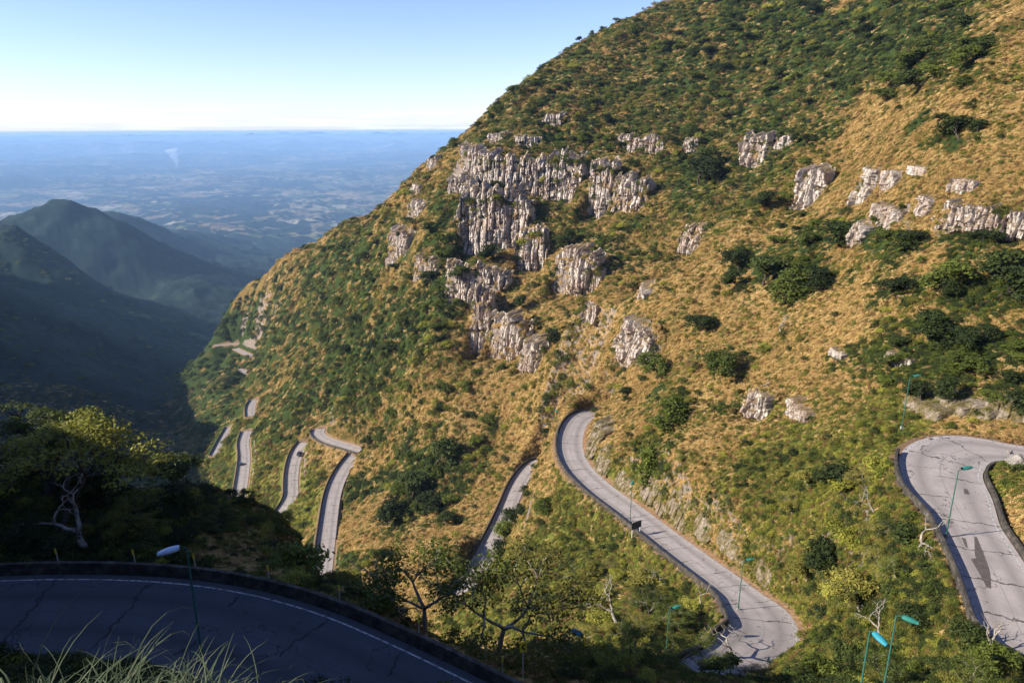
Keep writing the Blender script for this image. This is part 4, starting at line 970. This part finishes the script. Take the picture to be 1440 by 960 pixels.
for ri, (cx, cy, rx, ry, n_, lb, gp, kind) in enumerate(REG):
    rs = np.random.default_rng(500+ri); done = 0; tries = 0
    while done < n_ and tries < n_*12:
        tries += 1; a = rs.uniform(0, 2*PI); q = math.sqrt(rs.random()); px, py = cx+rx*q*math.cos(a), cy+ry*q*math.sin(a)
        if not (-20 < px < 1460 and 5 < py < 960): continue
        h0 = hit(px, py)
        if h0 is None: continue
        p, r = h0; i = int(np.clip(np.searchsorted(AZ, math.atan2(p[0], p[1])), 0, na-1)); j = int(np.clip(np.searchsorted(LR, math.log(r)), 0, nl-1))
        if RDIST[i, j] < 2.5 or CLM[i, j] > .5 or rs.random() > GREEN[i, j]+.12: continue
        d = p[1]*CP-p[2]*SP; h_ = rs.uniform(1.8, 4.0)*(1.3 if kind == 0 else .85); pr = (D1 if kind == 0 else D1 if kind == 1 else LIMET+D1+U1)[rs.integers(0, 4 if kind < 2 else 9)] if kind < 2 else (LIMET+U1+[OLV])[rs.integers(0, 6)]
        place_tree(pr, 'tree', (p[0], p[1], p[2]-.3), h_, lb, 'tree', gp, rs.uniform(0, 6.28), rs.uniform(1.2, 1.9)); done += 1; ntree += 1
print('trees', ntree)
# trees standing against the sky along the ridge
rs = np.random.default_rng(77)
for k, (px, py) in enumerate([(672,183),(688,168),(700,155),(722,132),(757,112),(790,85),(803,78),(815,60),(833,48),(845,42),(868,32),(905,14),(930,6),(945,2),(610,225),(640,206),(430,346)]):
    q = None
    for dy in range(0, 40, 2):
        q = hit(px, py+dy)
        if q is not None and q[1] < 1200: break
    if q is None: continue
    p, r = q; place_tree((D1+U1)[k % 7], 'tree', (p[0], p[1], p[2]-.3), rs.uniform(3, 6), 'small tree standing against the sky on the mountain ridge', 'tree', 'ridge trees against the sky', rs.uniform(0, 6), rs.uniform(.8, 1.4))
# dead pale snags
for k, (px, py, h_, lb) in enumerate([(1285,330,26,'grey dead snag on the right slope near the jagged rocks'),(1100,470,30,'leafless shrub on the golden mid slope'),(1290,780,60,'pale dead tree beside the big round tree by the right-hand road'),
        (1240,900,50,'whitish leafless branches behind the twin lamps'),(1410,930,60,'white dead branches in the lower right corner'),(1030,925,60,'pale leafless tree before the lower bend of the central road'),(870,880,60,'pale forked bare tree low on the slope below the central road'),
        (910,820,36,'thin pale bare tree on the slope below the central road'),(985,860,36,'thin bare tree left of the lower bend of the central road'),(1230,720,34,'grey bare branches on the slope left of the right-hand road')]):
    ptree(B1[k % 3], 'bare_tree', px, py, h_, lb, 'tree', sxy=1.3)
tick('trees')

# ------------------------------------------------------------------ grass on the bank under the camera
GR1 = leaf_material('long_grass', [(0, (.012, .022, .008)), (.45, (.04, .065, .028)), (.8, (.15, .17, .10)), (1, (.40, .38, .28))])
def long_grass():
    rs = np.random.default_rng(9); V_, F_, S_ = [], [], []; nb = 0
    for k in range(1500):
        cx, cy = [(-2.9, 3.8), (-2.5, 3.6), (-3.2, 3.7), (-2.2, 3.9), (-3.4, 4.3), (-2.7, 4.3), (-2.0, 3.7)][k % 7]
        x = cx + rs.normal()*.22; y = cy + rs.normal()*.22; z = float(GZ(x, y))-.03
        a = rs.uniform(0, 2*PI); ln = rs.uniform(.4, .95) if k % 14 else rs.uniform(.9, 1.35); lean = rs.uniform(.05, .6); n = 9; w0 = rs.uniform(.004, .010); sh = rs.random()
        p = np.array([x, y, z]); th = lean*.4; bend = rs.uniform(1.0, 4.6)/n; tw = rs.normal()*.12
        sd_ = np.array([-math.sin(a), math.cos(a), 0]); pts = []
        for i in range(n+1):
            pts.append((p.copy(), w0*(1-i/n)**.7+.0006)); th += bend*(.4+1.2*i/n); a += tw
            p = p + np.array([math.cos(a)*math.sin(th), math.sin(a)*math.sin(th), math.cos(th)])*ln/n
        b = nb
        for q, w_ in pts: V_ += [q-sd_*w_, q+sd_*w_]; S_ += [sh*.8+.1, sh]
        F_ += [(b+2*i, b+2*i+1, b+2*i+3, b+2*i+2) for i in range(n)]; nb += 2*(n+1)
    return new_mesh('grass', V_, F_, [GR1], smooth=False, attrs=dict(shade=S_))
def GZ(x, y): return ground(x, y)[0]
g = long_grass(); g['kind'] = 'stuff'; g['label'] = 'long arching grass blades at the lower left corner'
scatter('bank_undergrowth', 2600, (GR < 36)*(GR > 3.0)*1.0, [P_dark[0], P_dark[1], P_lime[0], P_lime[2]], 108, .0075, 'dark shaded undergrowth on the bank before the road', .12, .5, hmul=1.0)
scatter('brink_undergrowth', 5200, ((GR > 44) & (GR < 85))*1.0, P_dark+P_lime[:3], 109, .006, 'shaded shrubs and bracken beyond the road wall', .3, .7, hmul=1.0)

# ------------------------------------------------------------------ lamps, signs, cars and small things
LG = plain('lamp_post_green', (.022, .095, .075), .8, .2); LH = plain('lamp_shade_teal', (.02, .16, .13), .7, .3); LGL = plain('lamp_glass', (.7, .75, .75), .25, .6); LC = plain('lamp_cyan', (.02, .21, .28), .6, .3)
CONC = plain('pale_concrete', (.26, .25, .23), .9, .2)
def tube_obj(name, pts, rads, mat, parent, sides=10):
    V_, F_ = [], []; tube_chain(V_, F_, pts, rads, sides); return new_mesh(name, np.concatenate(V_), F_, [mat], parent=parent)
def lamp(loc, head_dir, label, H=8.0, shade=None, tilt=.12):
    t = thing('street_lamp', loc, label, 'street lamp', 'street lamps along the mountain road')
    tube_obj('pole', [(0, 0, -.5), (0, 0, .9), (0, 0, .95), (0, 0, H)], [.10, .10, .075, .05], LG, t)
    b = bmesh.new(); bmesh.ops.create_cube(b, size=1); bmesh.ops.scale(b, vec=(.36, .36, .4), verts=b.verts); bmesh.ops.bevel(b, geom=b.edges[:], offset=.04, segments=1)
    me = bpy.data.meshes.new('footing'); b.to_mesh(me); b.free(); me.materials.append(CONC); fo = bpy.data.objects.new('footing', me); COL.objects.link(fo); fo.parent = t; fo.location = (0, 0, .1)
    c, s = math.cos(head_dir), math.sin(head_dir)
    tube_obj('arm', [(0, 0, H-.06), (c*.15, s*.15, H+.08), (c*.5, s*.5, H+.16)], [.045, .04, .035], LG, t, 8)
    # a long shallow cowl, open below
    n = 9; V_, F_ = [], []; L0, L1 = .35, 1.55
    for i in range(n):
        f_ = i/(n-1); x = L0+(L1-L0)*f_; wv = .12+.16*math.sin(PI*min(1, .18+.75*f_)); hh = .10+.13*math.sin(PI*(.2+.7*f_))
        for j in range(8):
            a = PI*j/7; V_.append((x*c - math.cos(a)*wv*s*-1, x*s - math.cos(a)*wv*c, H+.10+math.sin(a)*hh + x*tilt))
    for i in range(n-1):
        for j in range(7): F_.append((i*8+j, i*8+j+1, (i+1)*8+j+1, (i+1)*8+j))
    F_.append(tuple(range(8))); F_.append(tuple((n-1)*8+j for j in range(8))[::-1])
    hd = new_mesh('lamp_shade', V_, F_, [shade or LH], parent=t)
    md = hd.modifiers.new('thick', 'SOLIDIFY'); md.thickness = .015
    V2 = []; 
    for i in range(7):
        f_ = i/6; x = L0+.15+(L1-L0-.28)*f_; wv = (.10+.13*math.sin(PI*f_))
        for u in (-1, 0, 1): V2.append((x*c + u*wv*s, x*s - u*wv*c, H+.085 + x*tilt - (.055 if u == 0 else 0)*math.sin(PI*f_)))
    F2 = [(i*3+j, i*3+j+1, (i+1)*3+j+1, (i+1)*3+j) for i in range(6) for j in range(2)]
    new_mesh('lens', V2, F2, [LGL], parent=t); return t
gz1 = float(ground(24.6, 43)[0]); gz2 = float(ground(29.4, 48.2)[0])
def on_road(key, px, py):
    L = ROADS[key]['line']; p = at_z(px, py, L[:, 2].mean())
    for _ in range(4):
        i = np.argmin(np.hypot(L[:, 0]-p[0], L[:, 1]-p[1])); p = at_z(px, py, L[i, 2])
    return p
lamp(tuple(on_road('A', 1330, 755)), .15, 'green lamp post by the outer wall of the right-hand road')
lamp(tuple(on_road('A', 1268, 602)), .1, 'green lamp post at the far corner of the right hairpin, before dark rocks')
lamp(tuple(on_road('B', 1038, 857)), .15, 'green lamp post at the wall of the lower bend of the central road')
lamp(tuple(on_road('B', 886, 733)), 1.3, 'slim green lamp post beside the middle of the central road')
lamp(tuple(on_road('B', 784, 618)), 2.0, 'slim green lamp post at the top bend of the central road')
lamp((24.6, 43, gz1), -1.25, 'lamp post with bright cyan shade, left of the twin lamps at the bottom', shade=LC, tilt=-.1, H=-33.6-gz1)
lamp((29.4, 48.2, gz2), -.7, 'green lamp post leaning right of the cyan one at the bottom', tilt=-.05, H=-36.3-gz2)
q = base_at(937, 915)
if q: lamp(tuple(q[0]-[0, 0, .3]), .3, 'lamp post half hidden in brush below the central road', H=6.5)
q = base_at(800, 925)
if q: lamp(tuple(q[0]-[0, 0, 1.5]), -.9, 'lamp with blue shade low in the dark hollow below the central slope', H=4.4, shade=LC)
pF = at_t(285, 928, 44.6); zf = float(ground(pF[0], pF[1])[0])
lamp((pF[0], pF[1], zf), 3.45, 'dark lamp post with pale shade in the shaded foreground road bend', H=pF[2]-zf+7.7, shade=plain('weathered_shade', (.50, .60, .72), .3, .6), tilt=-.16)
YEL = plain('yellow_reflector', (.75, .62, .04), .5, .4); BLK = plain('black_paint', (.02, .02, .02), .6, .3); GREYP = plain('galvanised_post', (.55, .55, .53), .5, .5, .4)
def box_obj(name, cx, cy, cz, sx, sy, sz, mat, parent, bev=.01, rot=None):
    b = bmesh.new(); bmesh.ops.create_cube(b, size=1); bmesh.ops.scale(b, vec=(sx, sy, sz), verts=b.verts)
    if bev: bmesh.ops.bevel(b, geom=b.edges[:], offset=min(bev, min(sx, sy, sz)*.3), segments=2)
    if rot: bmesh.ops.rotate(b, cent=(0, 0, 0), matrix=rot, verts=b.verts)
    bmesh.ops.translate(b, vec=(cx, cy, cz), verts=b.verts)
    me = bpy.data.meshes.new(name); b.to_mesh(me); b.free(); me.materials.append(mat); o = bpy.data.objects.new(name, me); COL.objects.link(o); o.parent = parent; return o
# reflector posts behind the wall of the shaded road
LF = ROADS['F']['line']; tF, nF = left_of(LF)
for k, px in enumerate([12, 130, 222, 310, 398, 520, 640]):
    a, b, _ = project(LF[:, 0], LF[:, 1], LF[:, 2]+1.3); i = int(np.argmin(np.abs(a-px))); p = LF[i]+nF[i]*5.0
    t = thing('reflector_post', (p[0], p[1], p[2]), ['yellow reflector post on the road wall farthest left','yellow reflector post second from the left on the road wall','yellow reflector post third from the left on the road wall','yellow reflector post right of the foreground lamp shade','yellow reflector post nearest the end of the straight road','yellow reflector post below the crooked bare tree','yellow reflector post on the lower part of the shaded road wall'][k], 'reflector post', 'reflector posts on the wall of the shaded road')
    box_obj('post', 0, 0, .7, .07, .05, 1.3, GREYP, t); box_obj('reflector', 0, -.06, 1.42, .13, .03, .42, YEL, t)
# chevron sign
i = idx_near('F', 735, 975); p = at_t(736, 912, 45.5); gz = float(ground(p[0], p[1])[0])
t = thing('chevron_sign', (p[0], p[1], gz), 'tilted yellow chevron sign with black arrow at the lower end of the shaded road', 'road sign', rz=.35)
Hs = max(p[2]-gz, .8); box_obj('post', 0, .04, Hs*.5, .06, .05, Hs+.6, GREYP, t)
box_obj('sign_panel', 0, 0, Hs+.15, .46, .03, .72, YEL, t)
for dz_, rr in ((.10, -.75), (-.10, .75)):
    b = box_obj('arrow_mark', 0, -.022, Hs+.15+dz_, .30, .006, .10, BLK, t, 0, Matrix.Rotation(rr, 3, 'Y'))
# the signboard over the central road wall, seen from behind
DKB = plain('sign_back', (.035, .045, .05), .6, .3)
i = idx_near('B', 918, 757); L = ROADS['B']['line']; tb, nb_ = left_of(L); p = L[i]-nb_[i]*4.3
t = thing('road_signboard', tuple(p), 'dark-backed road signboard on white posts at the edge of the central road', 'road sign', rz=math.atan2(tb[i, 1], tb[i, 0])+1.9)
box_obj('sign_panel', 0, 0, 2.3, 2.4, .06, 1.5, DKB, t)
for sx in (-1.0, 1.0): box_obj('post', sx, .07, 1.45, .1, .1, 3.3, plain('white_post', (.7, .7, .68), .6, .3) if sx < 0 else bpy.data.materials['white_post'], t)
# stones
def stone(loc, s, label, seed):
    b = bmesh.new(); bmesh.ops.create_icosphere(b, subdivisions=3, radius=1)
    for v in b.verts:
        q = v.co; f_ = 1+.35*float(perlin(q.x*1.3+seed, q.y*1.3+q.z*1.7, seed))+.12*float(perlin(q.x*4+seed, q.y*4-q.z*4, seed+1)); v.co = Vector((q.x*s[0], q.y*s[1], q.z*s[2]))*f_
    me = bpy.data.meshes.new('stone'); b.to_mesh(me); b.free(); me.materials.append(PALER); o = bpy.data.objects.new('stone', me); COL.objects.link(o); o.location = loc; tag(o, label, 'stone', 'loose stones at the right hairpin'); return o
PALER = NT('pale_stone', .95, .1); PALER.col(PALER.ramp(PALER.noise(3, 5, .7, PALER.coord('Object')), [(.3, (.10, .09, .08)), (.7, (.36, .33, .30))])); PALER = PALER.m
p = on_road('A', 1306, 617); stone((p[0], p[1], p[2]+.1), (.35, .28, .22), 'small white stone lying on the apron of the right hairpin', 3)
p = on_road('A', 1418, 637); stone((p[0], p[1], p[2]+.1), (.25, .22, .3), 'small grey stone by the inner edge of the right hairpin', 5)
q = base_at(1430, 655)
if q: stone(tuple(q[0]+[0, 0, .3]), (1.6, 1.3, 1.3), 'large weathered boulder on the island inside the right hairpin', 8)
# cars
GLASS = plain('car_glass', (.02, .025, .03), .15, .6); TYRE = plain('tyre_rubber', (.02, .02, .02), .8, .2); RIM = plain('wheel_rim', (.5, .5, .5), .4, .5, .6); HLM = plain('headlight_glass', (.8, .8, .78), .2, .6); RLM = plain('tail_light', (.4, .02, .02), .3, .5)
def car(loc, rz, paint, label):
    t = thing('car', loc, label, 'car', 'cars on the mountain road', rz)
    prof = [(-2.1,.35),(-2.15,.75),(-2.0,.95),(-1.2,1.0),(-.75,1.02),(.95,1.0),(1.9,.85),(2.12,.65),(2.1,.35)]
    def extr(pf, w0, w1, mat, name, zs=None):
        n = len(pf); V_ = [(x, -w0, z) for x, z in pf]+[(x, w0, z) for x, z in pf]
        F_ = [(i, (i+1) % n, (i+1) % n+n, i+n) for i in range(n)]+[tuple(range(n))[::-1], tuple(range(n, 2*n))]
        o = new_mesh(name, V_, F_, [mat], parent=t, smooth=False); md = o.modifiers.new('bev', 'BEVEL'); md.width = .06; md.segments = 2; return o
    extr(prof, .86, .86, paint, 'body')
    cab = [(-1.75,1.0),(-1.35,1.42),(-.2,1.48),(.35,1.42),(1.05,1.0)]; extr(cab, .72, .7, GLASS, 'windows')
    extr([(-1.4,1.44),(-1.2,1.50),(-.2,1.53),(.3,1.47),(.35,1.43)], .7, .7, paint, 'roof')
    for x in (-1.3, 1.35):
        for y in (-.82, .82):
            V_, F_ = [], []; tube_chain(V_, F_, [(x, y-.1, .32), (x, y+.1, .32)], [.32, .32], 16); wo = new_mesh('wheel', np.concatenate(V_), F_, [TYRE], parent=t, smooth=False)
            V_, F_ = [], []; tube_chain(V_, F_, [(x, y-.11, .32), (x, y+.11, .32)], [.19, .19], 12); new_mesh('rim', np.concatenate(V_), F_, [RIM], parent=wo, smooth=False)
    for y in (-.62, .62):
        box_obj('headlight', 2.08, y, .68, .08, .3, .14, HLM, t, .02); box_obj('tail_light', -2.12, y, .78, .06, .26, .14, RLM, t, .02)
    return t
def car_on(key, px, py, off, paint, label, flip=0):
    L = ROADS[key]['line']; i = idx_near(key, px, py); t_, n_ = left_of(L); p = L[i]+n_[i]*off; return car((p[0], p[1], p[2]+.01), math.atan2(t_[i, 1], t_[i, 0])+flip, paint, label)
car_on('I', 340, 652, 1.6, plain('car_blue_grey', (.04, .07, .10), .3, .5), 'blue grey car driving on the leftmost long road')
car_on('K', 415, 639, 1.5, plain('car_charcoal', (.03, .03, .04), .3, .5), 'charcoal car at the top of the middle road')
# a thin column of smoke far out over the plain
p = at_t(248, 236, 19000.); zp = float(ground(p[0], p[1])[0]); p = at_t(248, 236, 19000.*zp/p[2])
b = bmesh.new(); V_, F_ = [], []
hts = np.linspace(-20, 460, 14)*p[1]/19000; tube_chain(V_, F_, [(p[0]-40*f_*f_*1.2+ (26*math.sin(5*f_)), p[1], p[2]+h) for f_, h in zip(np.linspace(0, 1, 14), hts)], 26+130*np.linspace(0, 1, 14)**1.1*(1+.3*np.sin(np.arange(14)*1.7)), 14)
sm = NT('smoke_air'); st_ = sm.m.node_tree; st_.nodes.remove(sm.b); v2 = st_.nodes.new('ShaderNodeVolumePrincipled'); v2.inputs['Color'].default_value = (.9, .93, 1, 1); v2.inputs['Density'].default_value = .0032
st_.links.new(v2.outputs[0], [n for n in st_.nodes if n.type == 'OUTPUT_MATERIAL'][0].inputs['Volume'])
smo = new_mesh('smoke', np.concatenate(V_), F_, [sm.m]); smo['kind'] = 'stuff'; smo['label'] = 'thin white column of smoke over the distant plain'
tick('objects')
tick('all')
# ------------------------------------------------------------------ light, sky, air, camera
SUN_AZ = R(258)      # compass bearing of the sun, 0 = +Y, clockwise
SUN_EL = R(29)
sd = Vector((math.sin(SUN_AZ)*math.cos(SUN_EL), math.cos(SUN_AZ)*math.cos(SUN_EL), math.sin(SUN_EL)))
sun = bpy.data.lights.new('sun', 'SUN'); sun.energy = 4.6; sun.angle = R(.53); sun.color = (1, .91, .76)
so = bpy.data.objects.new('sun', sun); COL.objects.link(so); so.rotation_euler = sd.to_track_quat('Z', 'Y').to_euler()
w = bpy.data.worlds.new('World'); sc.world = w; w.use_nodes = True; nt = w.node_tree
bg = nt.nodes['Background']; sky = nt.nodes.new('ShaderNodeTexSky'); sky.sky_type = 'NISHITA'; sky.sun_disc = False
sky.sun_elevation = SUN_EL; sky.sun_rotation = SUN_AZ; sky.altitude = 1400; sky.air_density = 1.0; sky.dust_density = .25; sky.ozone_density = 3.5
tc = nt.nodes.new('ShaderNodeTexCoord'); mp = nt.nodes.new('ShaderNodeMapping'); mp.inputs['Scale'].default_value = (9, 9, 190); nz_ = nt.nodes.new('ShaderNodeTexNoise'); nz_.inputs['Scale'].default_value = 1; nz_.inputs['Detail'].default_value = 6
nt.links.new(tc.outputs['Generated'], mp.inputs[0]); nt.links.new(mp.outputs[0], nz_.inputs['Vector']); sx = nt.nodes.new('ShaderNodeSeparateXYZ'); nt.links.new(tc.outputs['Generated'], sx.inputs[0])
b1 = nt.nodes.new('ShaderNodeMapRange'); b1.inputs[1].default_value = .022; b1.inputs[2].default_value = -.006; nt.links.new(sx.outputs[2], b1.inputs[0])
c1 = nt.nodes.new('ShaderNodeMapRange'); c1.inputs[1].default_value = .46; c1.inputs[2].default_value = .66; nt.links.new(nz_.outputs['Fac'], c1.inputs[0])
mu = nt.nodes.new('ShaderNodeMath'); mu.operation = 'MULTIPLY'; nt.links.new(b1.outputs[0], mu.inputs[0]); nt.links.new(c1.outputs[0], mu.inputs[1])
cl_ = nt.nodes.new('ShaderNodeMix'); cl_.data_type = 'RGBA'; cl_.blend_type = 'MULTIPLY'; nt.links.new(mu.outputs[0], cl_.inputs[0]); nt.links.new(sky.outputs[0], cl_.inputs[6]); cl_.inputs[7].default_value = (1.25, 1.32, 1.5, 1)
b2 = nt.nodes.new('ShaderNodeMapRange'); b2.inputs[1].default_value = .16; b2.inputs[2].default_value = 0; nt.links.new(sx.outputs[2], b2.inputs[0])
c2 = nt.nodes.new('ShaderNodeMix'); c2.data_type = 'RGBA'; c2.blend_type = 'MULTIPLY'; nt.links.new(b2.outputs[0], c2.inputs[0]); nt.links.new(cl_.outputs[2], c2.inputs[6]); c2.inputs[7].default_value = (1.06, 1.10, 1.22, 1)
c3 = nt.nodes.new('ShaderNodeMix'); c3.data_type = 'RGBA'; c3.blend_type = 'MULTIPLY'; c3.inputs[0].default_value = 1; nt.links.new(c2.outputs[2], c3.inputs[6]); c3.inputs[7].default_value = (.99, .90, 1.05, 1)
nt.links.new(c3.outputs[2], bg.inputs[0]); bg.inputs[1].default_value = .088
hz = NT('air'); hm = hz.m; ht = hm.node_tree; ht.nodes.remove(hz.b); pv = ht.nodes.new('ShaderNodeVolumePrincipled')
pv.inputs['Color'].default_value = (.38, .63, 1, 1); pv.inputs['Density'].default_value = 5e-5; pv.inputs['Anisotropy'].default_value = .0
ht.links.new(pv.outputs[0], [n for n in ht.nodes if n.type == 'OUTPUT_MATERIAL'][0].inputs['Volume'])
zt = float(Z.max())+12; zb = float(Z.min())-2; S = 99500.
# a closed body of air; its lid is lowered far out to keep the horizon sky white
rr_ = np.array([0, 4000, 10000, 18000, 27000, 37000, 48000, 60000, 72000, 86000, S]); na_ = 48; V_ = []
for r_ in rr_[1:]: V_ += [(r_*math.cos(2*PI*k/na_), r_*math.sin(2*PI*k/na_), float(np.interp(r_, [0, 5000, 12000, 20000, 30000, 60000, 80000, S], [zt, zt, -150, -380, -560, -930, -960, -1150]))) for k in range(na_)]
F_ = [(i*na_+k, (i+1)*na_+k, (i+1)*na_+(k+1) % na_, i*na_+(k+1) % na_) for i in range(len(rr_)-2) for k in range(na_)]
F_.append(tuple(range(na_))); nb0 = len(V_); V_ += [(S*math.cos(2*PI*k/na_), S*math.sin(2*PI*k/na_), zb) for k in range(na_)]
lo = (len(rr_)-2)*na_; F_ += [(lo+k, nb0+k, nb0+(k+1) % na_, lo+(k+1) % na_) for k in range(na_)]; F_.append(tuple(nb0+k for k in range(na_))[::-1])
bx = new_mesh('haze', V_, F_, [hm], smooth=False); bx['kind'] = 'stuff'
print('haze', zb, zt)
cam = bpy.data.cameras.new('camera'); co = bpy.data.objects.new('camera', cam); COL.objects.link(co); sc.camera = co
cam.sensor_width = 36; cam.lens = 36*FOC/1440; cam.clip_start = .1; cam.clip_end = 400000
co.location = (0, 0, 0); co.rotation_euler = (PI/2 - PITCH, 0, 0)
cam.shift_y = 0
sc.view_settings.view_transform = 'Standard'; sc.view_settings.look = 'None'; sc.view_settings.gamma = 1; sc.view_settings.exposure = 1.15
sc.cycles.use_denoising = True
sc.cycles.max_bounces = 6; sc.cycles.diffuse_bounces = 2; sc.cycles.volume_bounces = 1; sc.cycles.transparent_max_bounces = 8
sc.cycles.use_adaptive_sampling = True; sc.cycles.adaptive_threshold = .02
